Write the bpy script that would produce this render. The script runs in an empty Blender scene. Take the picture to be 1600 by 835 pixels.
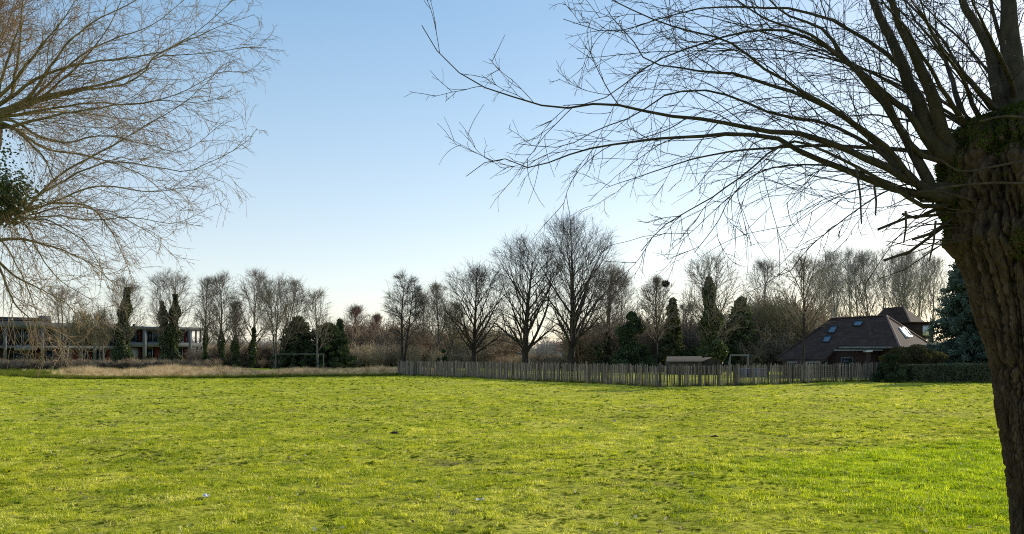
import bpy, math, random
import numpy as np
from mathutils import Vector, noise as mnoise

S = bpy.context.scene
COL = S.collection
F, HY, EYE = 1256.0, 554.0, 1.65          # focal length in photo pixels, horizon row, eye height
R = math.radians
rng = np.random.default_rng(7)


def P(px, py, d):
    return np.array([(px - 800) / F * d, d, EYE - (py - HY) / F * d])


def nrm(v):
    return v / np.maximum(np.linalg.norm(v, axis=-1, keepdims=True), 1e-9)


# ------------------------------------------------------------------ materials
def new_mat(name):
    m = bpy.data.materials.new(name)
    m.use_nodes = True
    nt = m.node_tree
    nt.nodes.clear()
    out = nt.nodes.new('ShaderNodeOutputMaterial')
    return m, nt, out


def N(nt, t, **kw):
    n = nt.nodes.new(t)
    for k, v in kw.items():
        if k.startswith('i_'):
            key = k[2:]
            n.inputs[int(key) if key.isdigit() else key.replace('_', ' ')].default_value = v
        else:
            setattr(n, k, v)
    return n


def ramp(nt, fac, stops):
    r = nt.nodes.new('ShaderNodeValToRGB')
    e = r.color_ramp.elements
    while len(e) < len(stops):
        e.new(0.5)
    for x, (p, c) in zip(e, stops):
        x.position = p
        x.color = (*c, 1)
    nt.links.new(fac, r.inputs[0])
    return r.outputs[0]


def noise_fac(nt, scale, detail=5, coord='Object', rough=0.6, stretch=(1, 1, 1), dist=0.0):
    if coord == 'World':
        src = nt.nodes.new('ShaderNodeNewGeometry').outputs['Position']
    else:
        src = nt.nodes.new('ShaderNodeTexCoord').outputs[coord]
    mp = N(nt, 'ShaderNodeMapping')
    mp.inputs['Scale'].default_value = stretch
    nt.links.new(src, mp.inputs['Vector'])
    n = N(nt, 'ShaderNodeTexNoise')
    n.inputs['Scale'].default_value = scale
    n.inputs['Detail'].default_value = detail
    n.inputs['Roughness'].default_value = rough
    n.inputs['Distortion'].default_value = dist
    nt.links.new(mp.outputs[0], n.inputs['Vector'])
    return n.outputs['Fac']


def mixc(nt, fac, a, b, mode='MIX'):
    m = nt.nodes.new('ShaderNodeMix')
    m.data_type = 'RGBA'
    m.blend_type = mode
    for sock, v in ((m.inputs[0], fac), (m.inputs[6], a), (m.inputs[7], b)):
        if isinstance(v, bpy.types.NodeSocket):
            nt.links.new(v, sock)
        elif isinstance(v, (int, float)):
            sock.default_value = v
        else:
            sock.default_value = (*v, 1)
    return m.outputs[2]


def solid(name, stops, scale=6, rough=0.85, stretch=(1, 1, 1), bump=0.0, bscale=None, spec=0.2, metal=0.0, tone=False, coord='Object'):
    m, nt, out = new_mat(name)
    c = ramp(nt, noise_fac(nt, scale, stretch=stretch, coord=coord), stops)
    if tone:
        a = N(nt, 'ShaderNodeAttribute', attribute_name='tone')
        k = N(nt, 'ShaderNodeMapRange', i_1=0.0, i_2=1.0, i_3=0.25, i_4=2.1)
        if tone == 'bark':
            for q, vv in ((1, .15), (2, .8), (3, .08), (4, 1.05)):
                k.inputs[q].default_value = vv
        nt.links.new(a.outputs['Fac'], k.inputs[0])
        g = N(nt, 'ShaderNodeCombineColor')
        for i in range(3):
            nt.links.new(k.outputs[0], g.inputs[i])
        c = mixc(nt, 1.0, c, g.outputs[0], 'MULTIPLY')
    b = N(nt, 'ShaderNodeBsdfPrincipled')
    b.inputs['Roughness'].default_value = rough
    b.inputs['Specular IOR Level'].default_value = spec
    b.inputs['Metallic'].default_value = metal
    nt.links.new(c, b.inputs['Base Color'])
    if bump:
        bf = noise_fac(nt, bscale or scale * 2, 6, stretch=stretch, coord=coord)
        bn = N(nt, 'ShaderNodeBump', i_Strength=bump, i_Distance=0.02)
        nt.links.new(bf, bn.inputs['Height'])
        nt.links.new(bn.outputs[0], b.inputs['Normal'])
    nt.links.new(b.outputs[0], out.inputs[0])
    return m


def leafy(name, stops, scale=1.5, trans=0.4, tint=(1.2, 1.25, 0.5), rnd=0.0, coord='Object', gloss=0.0, lush=False):
    """thin foliage: diffuse + translucent."""
    m, nt, out = new_mat(name)
    f = noise_fac(nt, scale, 4, coord=coord)
    if rnd:
        oi = N(nt, 'ShaderNodeObjectInfo')
        mm = N(nt, 'ShaderNodeMath', operation='MULTIPLY_ADD')
        nt.links.new(oi.outputs['Random'], mm.inputs[0])
        mm.inputs[1].default_value = rnd
        ad = N(nt, 'ShaderNodeMath', operation='SUBTRACT', i_1=rnd / 2)
        nt.links.new(f, ad.inputs[0])
        nt.links.new(ad.outputs[0], mm.inputs[2])
        f = mm.outputs[0]
    c = ramp(nt, f, stops)
    if lush:
        c = lush_tint(nt, c)
    d = N(nt, 'ShaderNodeBsdfDiffuse')
    t = N(nt, 'ShaderNodeBsdfTranslucent')
    nt.links.new(c, d.inputs[0])
    nt.links.new(mixc(nt, 1.0, c, tint, 'MULTIPLY'), t.inputs[0])
    mx = N(nt, 'ShaderNodeMixShader', i_0=trans)
    nt.links.new(d.outputs[0], mx.inputs[1])
    nt.links.new(t.outputs[0], mx.inputs[2])
    res = mx.outputs[0]
    if gloss:
        g = N(nt, 'ShaderNodeBsdfGlossy', i_Roughness=0.4)
        m2 = N(nt, 'ShaderNodeMixShader', i_0=gloss)
        nt.links.new(res, m2.inputs[1])
        nt.links.new(g.outputs[0], m2.inputs[2])
        res = m2.outputs[0]
    nt.links.new(res, out.inputs[0])
    return m


def glass_mat(name, col=(0.02, 0.03, 0.036), rough=0.15, spec=0.4):
    m, nt, out = new_mat(name)
    b = N(nt, 'ShaderNodeBsdfPrincipled')
    c = ramp(nt, noise_fac(nt, 2.0), [(0.3, tuple(0.7 * x for x in col)), (0.7, col)])
    nt.links.new(c, b.inputs['Base Color'])
    b.inputs['Roughness'].default_value = rough
    b.inputs['Specular IOR Level'].default_value = spec
    nt.links.new(b.outputs[0], out.inputs[0])
    return m


M = {}
M['oak_bark'] = solid('oak_bark', [(0.3, (0.020, 0.017, 0.014)), (0.7, (0.055, 0.045, 0.036))], 3, stretch=(2, 2, .5), bump=.4)
M['oak_twig'] = solid('oak_twig', [(0.3, (0.057, 0.048, 0.039)), (0.7, (0.121, 0.101, 0.081))], 2)
M['grey_bark'] = solid('grey_bark', [(0.3, (0.077, 0.063, 0.050)), (0.7, (0.198, 0.167, 0.126))], 3, stretch=(2, 2, .5), bump=.4)
M['grey_twig'] = solid('grey_twig', [(0.3, (0.163, 0.131, 0.100)), (0.7, (0.338, 0.275, 0.206))], 2)
M['pale_bark'] = solid('pale_bark', [(0.3, (0.104, 0.091, 0.072)), (0.7, (0.221, 0.202, 0.169))], 3, stretch=(2, 2, .5))
M['red_twig'] = solid('red_twig', [(0.3, (0.150, 0.081, 0.062)), (0.7, (0.288, 0.175, 0.125))], 2)
M['straw_twig'] = solid('straw_twig', [(0.3, (0.160, 0.136, 0.070)), (0.7, (0.288, 0.248, 0.130))], 2)
M['haze_bark'] = solid('haze_bark', [(0.3, (0.125, 0.122, 0.115)), (0.7, (0.237, 0.225, 0.206))], 3)  # haze of the air put into a paler bark colour
M['haze_twig'] = solid('haze_twig', [(0.3, (0.200, 0.188, 0.169)), (0.7, (0.375, 0.338, 0.294))], 2)  # same distance haze painted into the twig colour
M['willow_bark'] = solid('willow_bark', [(0.25, (0.037, 0.024, 0.015)), (0.55, (0.087, 0.058, 0.037)), (0.8, (0.179, 0.125, 0.082))], 9, stretch=(2.4, 2.4, .6), bump=1.0, bscale=26, rough=.95, tone='bark')
M['willow_limb'] = solid('willow_limb', [(0.3, (0.025, 0.021, 0.013)), (0.7, (0.078, 0.063, 0.038))], 14, stretch=(1, 1, .4), bump=.5)
M['willow_twig'] = solid('willow_twig', [(0.3, (0.030, 0.024, 0.018)), (0.7, (0.070, 0.056, 0.040))], 3)
M['sunlit_limb'] = solid('sunlit_limb', [(0.3, (0.10, 0.08, 0.038)), (0.7, (0.27, 0.22, 0.105))], 8, bump=.4)  # warm sunlight on the left willow put into its limb colour
M['sunlit_twig'] = solid('sunlit_twig', [(0.3, (0.19, 0.125, 0.07)), (0.7, (0.40, 0.275, 0.15))], 2)  # twigs likewise coloured as if lit by warm sun
M['stub'] = solid('stub', [(0.3, (0.03, 0.022, 0.016)), (0.7, (0.09, 0.065, 0.045))], 20)
M['moss'] = leafy('moss', [(0.35, (0.028, 0.043, 0.008)), (0.65, (0.106, 0.143, 0.026))], 6, .3)
M['ivy'] = leafy('ivy', [(0.35, (0.032, 0.049, 0.019)), (0.65, (0.115, 0.142, 0.046))], 1.2, .22, gloss=.05)
M['evergreen'] = leafy('evergreen', [(0.35, (0.027, 0.043, 0.024)), (0.65, (0.084, 0.111, 0.054))], 1.0, .15)
M['conifer'] = leafy('conifer', [(0.35, (0.058, 0.072, 0.043)), (0.65, (0.171, 0.189, 0.094))], 1.0, .2)  # foliage colour lightened to stand for haze in the air
M['cedar'] = leafy('cedar', [(0.3, (0.060, 0.092, 0.071)), (0.7, (0.150, 0.200, 0.153))], .8, .3, tint=(1, 1.1, 1))
M['hedge'] = leafy('hedge', [(0.3, (0.050, 0.062, 0.043)), (0.7, (0.150, 0.163, 0.098))], 1.2, .25)
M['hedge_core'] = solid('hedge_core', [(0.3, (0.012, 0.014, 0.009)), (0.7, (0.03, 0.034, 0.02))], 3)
M['pale_shed'] = solid('pale_shed', [(0.3, (0.055, 0.042, 0.032)), (0.7, (0.12, 0.095, 0.07))], 6)
M['pale'] = solid('pale', [(0.3, (0.098, 0.078, 0.060)), (0.7, (0.253, 0.207, 0.161))], 14, stretch=(3, 3, .6), tone=True, bump=.3)
M['post'] = solid('post', [(0.3, (0.045, 0.036, 0.028)), (0.7, (0.12, 0.095, 0.07))], 12, stretch=(3, 3, .6), bump=.4)
M['wire'] = solid('wire', [(0.3, (0.2, 0.19, 0.18)), (0.7, (0.3, 0.29, 0.28))], 10, rough=.5, metal=.8)
M['concrete'] = solid('concrete', [(0.3, (0.085, 0.09, 0.09)), (0.7, (0.16, 0.165, 0.165))], 1.5, bump=.2, bscale=8)
M['pale_concrete'] = solid('pale_concrete', [(0.3, (0.130, 0.137, 0.143)), (0.7, (0.195, 0.202, 0.208))], 1.5)
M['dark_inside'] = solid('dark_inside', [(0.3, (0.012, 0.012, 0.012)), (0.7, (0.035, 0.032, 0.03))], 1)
M['red_panel'] = solid('red_panel', [(0.3, (0.07, 0.018, 0.014)), (0.7, (0.14, 0.035, 0.028))], 2)
M['white_paint'] = solid('white_paint', [(0.3, (0.62, 0.62, 0.6)), (0.7, (0.8, 0.8, 0.78))], 4, rough=.5)
M['grey_frame'] = solid('grey_frame', [(0.3, (0.13, 0.14, 0.14)), (0.7, (0.22, 0.23, 0.23))], 4, rough=.5)
M['white_board'] = solid('white_board', [(0.3, (0.210, 0.224, 0.231)), (0.7, (0.364, 0.378, 0.385))], 2)
M['glass'] = glass_mat('glass')
M['skylight'] = glass_mat('skylight', (0.05, 0.125, 0.175), .2, .4)
M['brick'] = solid('brick', [(0.3, (0.041, 0.025, 0.019)), (0.7, (0.077, 0.047, 0.036))], 8)
M['ridge'] = solid('ridge', [(0.3, (0.16, 0.10, 0.08)), (0.7, (0.28, 0.19, 0.15))], 8)
M['red_roof'] = solid('red_roof', [(0.3, (0.20, 0.10, 0.075)), (0.7, (0.30, 0.16, 0.12))], 3)
M['slate_roof'] = solid('slate_roof', [(0.3, (0.16, 0.17, 0.19)), (0.7, (0.26, 0.28, 0.31))], 3)
M['tan_wall'] = solid('tan_wall', [(0.3, (0.38, 0.33, 0.28)), (0.7, (0.5, 0.44, 0.37))], 3)
M['blue'] = solid('blue', [(0.3, (0.02, 0.055, 0.22)), (0.7, (0.04, 0.11, 0.36))], 3, rough=.5)
M['soil'] = solid('soil', [(0.3, (0.02, 0.014, 0.008)), (0.7, (0.06, 0.042, 0.026))], 30, bump=.6)
M['paper'] = solid('paper', [(0.3, (0.6, 0.6, 0.6)), (0.7, (0.85, 0.85, 0.84))], 30)
M['nest'] = solid('nest', [(0.3, (0.02, 0.015, 0.01)), (0.7, (0.05, 0.04, 0.03))], 10)
M['dark_plastic'] = solid('dark_plastic', [(0.3, (0.012, 0.014, 0.015)), (0.7, (0.03, 0.033, 0.035))], 8, rough=.6)


def tile_mat():
    m, nt, out = new_mat('roof_tiles')
    tc = N(nt, 'ShaderNodeTexCoord')
    br = N(nt, 'ShaderNodeTexWave', wave_type='BANDS', bands_direction='Z', wave_profile='SAW')
    br.inputs['Scale'].default_value = 2.2
    br.inputs['Distortion'].default_value = .4
    nt.links.new(tc.outputs['Object'], br.inputs['Vector'])
    w2 = N(nt, 'ShaderNodeTexWave', wave_type='BANDS', bands_direction='X')
    w2.inputs['Scale'].default_value = 1.6
    w2.inputs['Distortion'].default_value = .4
    nt.links.new(tc.outputs['Object'], w2.inputs['Vector'])
    c = ramp(nt, noise_fac(nt, 2.2, 8, rough=.75), [(0.3, (0.040, 0.027, 0.021)), (0.5, (0.064, 0.043, 0.034)), (0.72, (0.11, 0.076, 0.060))])
    c = mixc(nt, .35, c, ramp(nt, br.outputs['Fac'], [(0.0, (.35, .35, .35)), (.35, (1, 1, 1))]), 'MULTIPLY')
    c = mixc(nt, .18, c, ramp(nt, w2.outputs['Fac'], [(0.0, (.4, .4, .4)), (.5, (1, 1, 1))]), 'MULTIPLY')
    b = N(nt, 'ShaderNodeBsdfPrincipled')
    b.inputs['Roughness'].default_value = .85
    b.inputs['Specular IOR Level'].default_value = .08
    nt.links.new(c, b.inputs['Base Color'])
    bn = N(nt, 'ShaderNodeBump', i_Strength=.7, i_Distance=.04)
    nt.links.new(br.outputs['Fac'], bn.inputs['Height'])
    nt.links.new(bn.outputs[0], b.inputs['Normal'])
    nt.links.new(b.outputs[0], out.inputs[0])
    return m


M['tiles'] = tile_mat()


# ------------------------------------------------------------------ mesh helpers
def mesh_np(name, verts, faces, smooth=False, attr=None):
    """verts (V,3); faces: list of (K,n) int arrays."""
    me = bpy.data.meshes.new(name)
    verts = np.ascontiguousarray(verts, dtype=np.float32)
    me.vertices.add(len(verts))
    me.vertices.foreach_set('co', verts.ravel())
    tot = sum(f.size for f in faces)
    npoly = sum(len(f) for f in faces)
    me.loops.add(tot)
    me.polygons.add(npoly)
    me.loops.foreach_set('vertex_index', np.concatenate([f.ravel() for f in faces]).astype(np.int32))
    starts, o = [], 0
    for f in faces:
        starts.append(o + np.arange(len(f)) * f.shape[1])
        o += f.size
    me.polygons.foreach_set('loop_start', np.concatenate(starts).astype(np.int32))
    if smooth:
        me.polygons.foreach_set('use_smooth', np.ones(npoly, dtype=bool))
    if attr is not None:
        a = me.attributes.new('tone', 'FLOAT', 'POINT')
        a.data.foreach_set('value', np.asarray(attr, dtype=np.float32))
    me.update(calc_edges=True)
    return me


class MB:
    """collects pieces into one mesh."""
    def __init__(s):
        s.v, s.f, s.t, s.n = [], {}, [], 0

    def add(s, v, f, tone=.5):
        v = np.asarray(v, dtype=float)
        f = np.asarray(f)
        s.v.append(v)
        s.t.append(np.full(len(v), tone))
        s.f.setdefault(f.shape[1], []).append(f + s.n)
        s.n += len(v)

    def box(s, x0, x1, y0, y1, z0, z1, tone=.5):
        v = [(x, y, z) for z in (z0, z1) for y in (y0, y1) for x in (x0, x1)]
        s.add(v, [(0, 2, 3, 1), (4, 5, 7, 6), (0, 1, 5, 4), (2, 6, 7, 3), (0, 4, 6, 2), (1, 3, 7, 5)], tone)

    def hexa(s, v8, tone=.5):
        s.add(v8, [(0, 3, 2, 1), (4, 5, 6, 7), (0, 1, 5, 4), (1, 2, 6, 5), (2, 3, 7, 6), (3, 0, 4, 7)], tone)

    def tube(s, pts, rad, sides=6, tone=.5):
        v, f = tubes(np.array(pts, float)[None], np.array(rad, float)[None] * np.ones((1, len(pts))), sides)
        s.add(v, f, tone)
        # end caps
        for k in (0, len(pts) - 1):
            ring = v[k * sides:(k + 1) * sides]
            c = ring.mean(0)
            vv = np.vstack([ring, c[None]])
            idx = np.arange(sides)
            s.add(vv, np.stack([idx, (idx + 1) % sides, np.full(sides, sides)], 1), tone)

    def build(s, name, mat, parent=None, smooth=False, loc=None, tone=False):
        me = mesh_np(name, np.vstack(s.v), [np.vstack(x) for x in s.f.values()], smooth, np.concatenate(s.t) if tone else None)
        return link(name, me, mat, parent, loc)


def link(name, me, mat, parent=None, loc=None):
    if mat is not None and not me.materials:
        me.materials.append(mat)
    o = bpy.data.objects.new(name, me)
    COL.objects.link(o)
    if parent is not None:
        o.parent = parent
    if loc is not None:
        o.location = loc
    return o


def thing(name, label, cat, loc=(0, 0, 0), rz=0.0, group=None):
    o = bpy.data.objects.new(name, None)
    COL.objects.link(o)
    o.location = loc
    o.rotation_euler = (0, 0, rz)
    o.empty_display_size = .3
    tag(o, label, cat, group)
    return o


def tag(o, label=None, cat=None, group=None, kind=None):
    for k, v in (('label', label), ('category', cat), ('group', group), ('kind', kind)):
        if v:
            o[k] = v
    return o


def dup(o, label, loc, rz, scale=(1, 1, 1)):
    c = o.copy()
    COL.objects.link(c)
    c['label'] = label
    c.location = loc
    c.rotation_euler = (0, 0, rz)
    c.scale = scale
    for ch in list(o.children):
        d = ch.copy()
        COL.objects.link(d)
        d.parent = c
    return c


def tubes(pts, rad, sides):
    """pts (M,n,3), rad (M,n) -> verts, quads."""
    Mn, n, _ = pts.shape
    t = np.empty_like(pts)
    t[:, 1:-1] = pts[:, 2:] - pts[:, :-2]
    t[:, 0] = pts[:, 1] - pts[:, 0]
    t[:, -1] = pts[:, -1] - pts[:, -2]
    t = nrm(t)
    mean = nrm(pts[:, -1] - pts[:, 0])
    ref = np.where(np.abs(mean[:, 2:3]) > .8, np.array([[1., 0, 0]]), np.array([[0, 0, 1.]]))
    u = nrm(np.cross(t, ref[:, None, :]))
    w = np.cross(t, u)
    a = np.arange(sides) * 2 * np.pi / sides
    ring = np.cos(a)[None, None, :, None] * u[:, :, None, :] + np.sin(a)[None, None, :, None] * w[:, :, None, :]
    v = pts[:, :, None, :] + ring * rad[:, :, None, None]
    base = (np.arange(Mn) * n * sides)[:, None, None]
    i = (np.arange(n - 1) * sides)[None, :, None]
    k = np.arange(sides)[None, None, :]
    k2 = (k + 1) % sides
    a0, a1 = base + i + k, base + i + k2
    f = np.stack([a0, a1, a1 + sides, a0 + sides], -1).reshape(-1, 4)
    return v.reshape(-1, 3), f


def leaves(C, size, r, flat=0.0, long=1.0, dirs=None):
    """random diamond leaves at C (n,3) -> verts, quads."""
    n = len(C)
    size = np.broadcast_to(size, (n,))[:, None]
    nz = nrm(r.normal(size=(n, 3)) + np.array([0, 0, flat]))
    a = r.normal(size=(n, 3)) if dirs is None else dirs + .3 * r.normal(size=(n, 3))
    u = nrm(a - (a * nz).sum(1, keepdims=True) * nz)
    w = np.cross(nz, u)
    v = np.stack([C - u * size * long, C + w * size * .6, C + u * size * long, C - w * size * .6 + nz * size * .15], 1)
    f = np.arange(n * 4).reshape(n, 4)
    return v.reshape(-1, 3), f


# ------------------------------------------------------------------ bare trees
def walk(P0, D, L, n, r, wander, trop, curl=0.0):
    """polylines (M,n+1,3); trop pulls up(+)/down(-) increasingly along the branch."""
    m = len(P0)
    pts = np.empty((m, n + 1, 3))
    pts[:, 0] = P0
    d = nrm(D)
    L = np.asarray(L)[:, None]
    up = np.array([0, 0, 1.])
    cv = r.normal(size=(m, 3)) * curl
    for i in range(n):
        d = nrm(d + wander * r.normal(size=(m, 3)) + np.asarray(trop).reshape(-1, 1) * up + cv)
        pts[:, i + 1] = pts[:, i] + d * L / n
    return pts


def taper(m, n, r0, r1, pw=1.0):
    t = np.linspace(0, 1, n + 1)[None] ** pw
    return np.asarray(r0).reshape(-1, 1) * (1 - t) + np.asarray(r1).reshape(-1, 1) * t


def children(pts, rad, k, t0, t1, ang, r, rfac=.6, skew=1.0):
    """k children per parent -> start, dir, radius, t, parent index."""
    m, n1, _ = pts.shape
    idx = np.repeat(np.arange(m), k)
    j = np.tile(np.arange(k), m)
    t = t0 + (t1 - t0) * ((j + r.random(m * k)) / k) ** skew
    x = t * (n1 - 1)
    i = np.minimum(x.astype(int), n1 - 2)
    fr = (x - i)[:, None]
    s = pts[idx, i] * (1 - fr) + pts[idx, i + 1] * fr
    tan = nrm(pts[idx, i + 1] - pts[idx, i])
    rr = (rad[idx, i] * (1 - fr[:, 0]) + rad[idx, i + 1] * fr[:, 0])
    az = j * 2.39996 + r.random(m)[idx] * 6.28 + r.normal(size=m * k) * .4
    ref = np.where(np.abs(tan[:, 2:3]) > .9, np.array([[1., 0, 0]]), np.array([[0, 0, 1.]]))
    u = nrm(np.cross(tan, ref))
    w = np.cross(tan, u)
    th = r.uniform(ang[0], ang[1], m * k)[:, None]
    d = tan * np.cos(th) + (u * np.cos(az)[:, None] + w * np.sin(az)[:, None]) * np.sin(th)
    return s, d, rr * rfac, t, idx


def ray_ell(s, d, c, rad):
    """distance from s along d to an ellipsoid."""
    q = (s - c) / rad
    e = d / rad
    A = (e * e).sum(1)
    B = (q * e).sum(1)
    Cc = (q * q).sum(1) - 1
    disc = np.maximum(B * B - A * Cc, 0)
    return np.where(Cc < 0, (-B + np.sqrt(disc)) / A, .15 * rad.mean())


def bare_tree(seed, H, W, stem=.85, trunk_r=.25, first=.2, nl=16, nb=9, ns=8, nt=5, lang=(.6, 1.1), bang=(.35, .8), ltrop=.08,
              ecz=.58, erz=.44, tw=.010, wander=.06, stems=1, splay=.0, twl=1.0, lskew=1.25, ups=.4, lean=(0, 0), btrop=.03):
    """-> (trunk verts, faces), (crown verts, faces); base at the origin."""
    r = np.random.default_rng(seed)
    c = np.array([lean[0], lean[1], ecz * H])
    er = np.array([W / 2, W / 2, erz * H])
    if stems == 1:
        P0, D = np.zeros((1, 3)), np.array([[lean[0] / H, lean[1] / H, 1.]])
        L0 = np.array([stem * H])
    else:
        a = np.arange(stems) * 6.283 / stems + r.random(stems)
        P0 = np.stack([np.cos(a) * .15, np.sin(a) * .15, 0 * a], 1)
        sp = splay * r.uniform(.5, 1.2, stems)
        D = np.stack([np.cos(a) * sp + lean[0] / H, np.sin(a) * sp + lean[1] / H, np.ones(stems)], 1)
        L0 = stem * H * r.uniform(.8, 1.05, stems)
    pt0 = walk(P0, D, L0, 12, r, wander * .45, .01)
    P0z = pt0[:, :, 2]
    rd0 = taper(len(P0), 12, np.full(len(P0), trunk_r), np.full(len(P0), .02), .8)
    rd0[:, 0] *= 1.35
    v0, f0 = tubes(pt0, rd0, 8)
    tv, tf, n = [v0], [f0], len(v0)
    s, d, rr, t, _ = children(pt0, rd0, max(2, nl // stems), first, .97, lang, r, .55, lskew)
    # limbs higher up are steeper
    d = nrm(d + np.array([0, 0, 1.]) * (t[:, None] * ups))
    L = np.minimum(ray_ell(s, d, c, er) * r.uniform(.62, 1.0, len(s)), .75 * H)
    p1 = walk(s, d, L, 8, r, wander, ltrop / 8 * 2)
    r1 = taper(len(s), 8, np.clip(rr, .03, None) * r.uniform(.7, 1.1, len(s)), np.full(len(s), .014))
    v1, f1 = tubes(p1, r1, 5)
    tv.append(v1); tf.append(f1 + n)
    cv, cf, m = [], [], 0
    s, d, rr, t, _ = children(p1, r1, nb, .15, .98, bang, r, .6)
    s2, d2, rr2, t2, _ = children(pt0, rd0, 6, min(first + .15, .8), .98, (.5, 1.1), r, .3)
    s, d, rr = np.vstack([s, s2]), np.vstack([d, d2]), np.concatenate([rr, rr2])
    L = np.minimum(ray_ell(s, d, c, er) * r.uniform(.55, 1.02, len(s)), H * .26 * r.uniform(.4, 1.2, len(s)))
    L = np.maximum(L, .03 * H)
    p2 = walk(s, d, L, 5, r, wander * 1.3, btrop)
    r2 = taper(len(s), 5, np.clip(rr, tw * 1.5, .06), np.full(len(s), tw * .9))
    v, f = tubes(p2, r2, 4)
    cv.append(v); cf.append(f + m); m += len(v)
    s, d, rr, t, pi = children(p2, r2, ns, .12, 1.0, (.25, .75), r, .6)
    L = np.minimum(H * .09, L[pi] * .8) * r.uniform(.4, 1.3, len(s))
    p3 = walk(s, d, L, 3, r, wander * 1.6, btrop)
    r3 = taper(len(s), 3, np.full(len(s), tw * .95), np.full(len(s), tw * .65))
    v, f = tubes(p3, r3, 3)
    cv.append(v); cf.append(f + m); m += len(v)
    s, d, rr, t, pi = children(p3, r3, nt, .2, 1.0, (.25, .75), r, .6)
    L = H * .045 * twl * r.uniform(.4, 1.3, len(s))
    p4 = walk(s, d, L, 2, r, wander * 1.6, btrop)
    r4 = taper(len(s), 2, np.full(len(s), tw * .65), np.full(len(s), tw * .4))
    v, f = tubes(p4, r4, 3)
    cv.append(v); cf.append(f + m)
    return (np.vstack(tv), np.vstack(tf)), (np.vstack(cv), np.vstack(cf)), pt0, p1


def ivy_cloud(seed, axis, zt, rad, n, size=.11, zb=0.0):
    """leaf faces wrapped round a trunk polyline (n,3) up to height zt."""
    r = np.random.default_rng(seed)
    z = zb + (zt - zb) * r.random(n)
    x = np.interp(z, axis[:, 2], axis[:, 0])
    y = np.interp(z, axis[:, 2], axis[:, 1])
    a = r.random(n) * 6.283
    k = (z - zb) / max(zt - zb, .1)
    lump = 1 + .35 * np.sin(z * 2.3 + seed) + .25 * np.sin(a * 3 + z * 1.7)
    rr = rad * (1.05 - .75 * k ** 2) * lump * np.sqrt(r.uniform(.15, 1.1, n))
    C = np.stack([x + rr * np.cos(a), y + rr * np.sin(a), z], 1)
    return leaves(C, size * r.uniform(.6, 1.3, n), r, .2)


def plant_tree(label, px, d, top, wpx, bark='grey_bark', twig='grey_twig', seed=1, name='bare_tree', cat='tree', group=None, ivy=None, ivy_rad=.45, rz=0, **kw):
    H = EYE + (HY - top) / F * d
    W = wpx / F * d
    (tv, tf), (cv, cf), p0, p1 = bare_tree(seed, H, W, **kw)
    # keep the finished outline at the photographed height
    zmax = np.percentile(cv[:, 2], 99.9)
    k = H / zmax
    tv *= [1, 1, k]; cv = cv * [1, 1, k]
    t = thing(name, label, cat, (P(px, HY, d)[0], d, 0), rz, group)
    link('trunk', mesh_np('trunk', tv, [tf], True), M[bark], t)
    link('crown', mesh_np('crown', cv, [cf], True), M[twig], t)
    if ivy:
        zt = EYE + (HY - ivy) / F * d
        v, f = ivy_cloud(seed + 5, p0[0] * [1, 1, k], zt, ivy_rad, int(1100 * zt * max(ivy_rad, .3) / .45))
        if len(p0) > 1:
            v2, f2 = ivy_cloud(seed + 6, p0[1] * [1, 1, k], zt * .9, ivy_rad, int(1000 * zt))
            f = np.vstack([f, f2 + len(v)]); v = np.vstack([v, v2])
        link('ivy', mesh_np('ivy', v, [f]), M['ivy'], t)
    return t


def conifer(label, px, d, top, wpx, mat='conifer', seed=1, name='conifer_tree', cat='conifer', droop=-.25, nb=150, per=70, shape=1.0, group=None, lf=.13, low=.03):
    H = EYE + (HY - top) / F * d
    W = wpx / F * d
    r = np.random.default_rng(seed)
    t = thing(name, label, cat, (P(px, HY, d)[0], d, 0), 0, group)
    mb = MB()
    mb.tube([(0, 0, 0), (.03, 0, H * .4), (0, .03, H * .98)], [.05 + .014 * H, .03 + .008 * H, .015], 8)
    mb.build('trunk', M['oak_bark'], t, True)
    k = low + (1 - low) * np.linspace(0, 1, nb) ** 1.05
    L = (W / 2) * ((1 - k) ** shape) * r.uniform(.55, 1.12, nb) + .12
    a = np.arange(nb) * 2.39996 + r.normal(size=nb) * .3
    D = np.stack([np.cos(a), np.sin(a), r.uniform(-.1, .35, nb)], 1)
    p = walk(np.stack([0 * k, 0 * k, k * H * .97], 1), D, L, 6, r, .08, droop / 6 * np.ones(nb))
    v, f = tubes(p, taper(nb, 6, .02 + .01 * L, np.full(nb, .008)), 4)
    s, dd, rr, tt, _ = children(p, taper(nb, 6, np.full(nb, .02), np.full(nb, .01)), per, .06, 1.02, (.4, 1.3), r)
    s = s + r.normal(size=s.shape) * (.05 + .03 * W * .2) - np.array([0, 0, .05])
    lv, lfc = leaves(s + dd * r.uniform(0, .22, len(s))[:, None] * W * .12, lf * r.uniform(.6, 1.3, len(s)), r, .3, 1.5, dd - [0, 0, .35])
    v2 = np.vstack([v, lv]); f2 = np.vstack([f, lfc + len(v)])
    link('crown', mesh_np('crown', v2, [f2]), M[mat], t)
    return t


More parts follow.
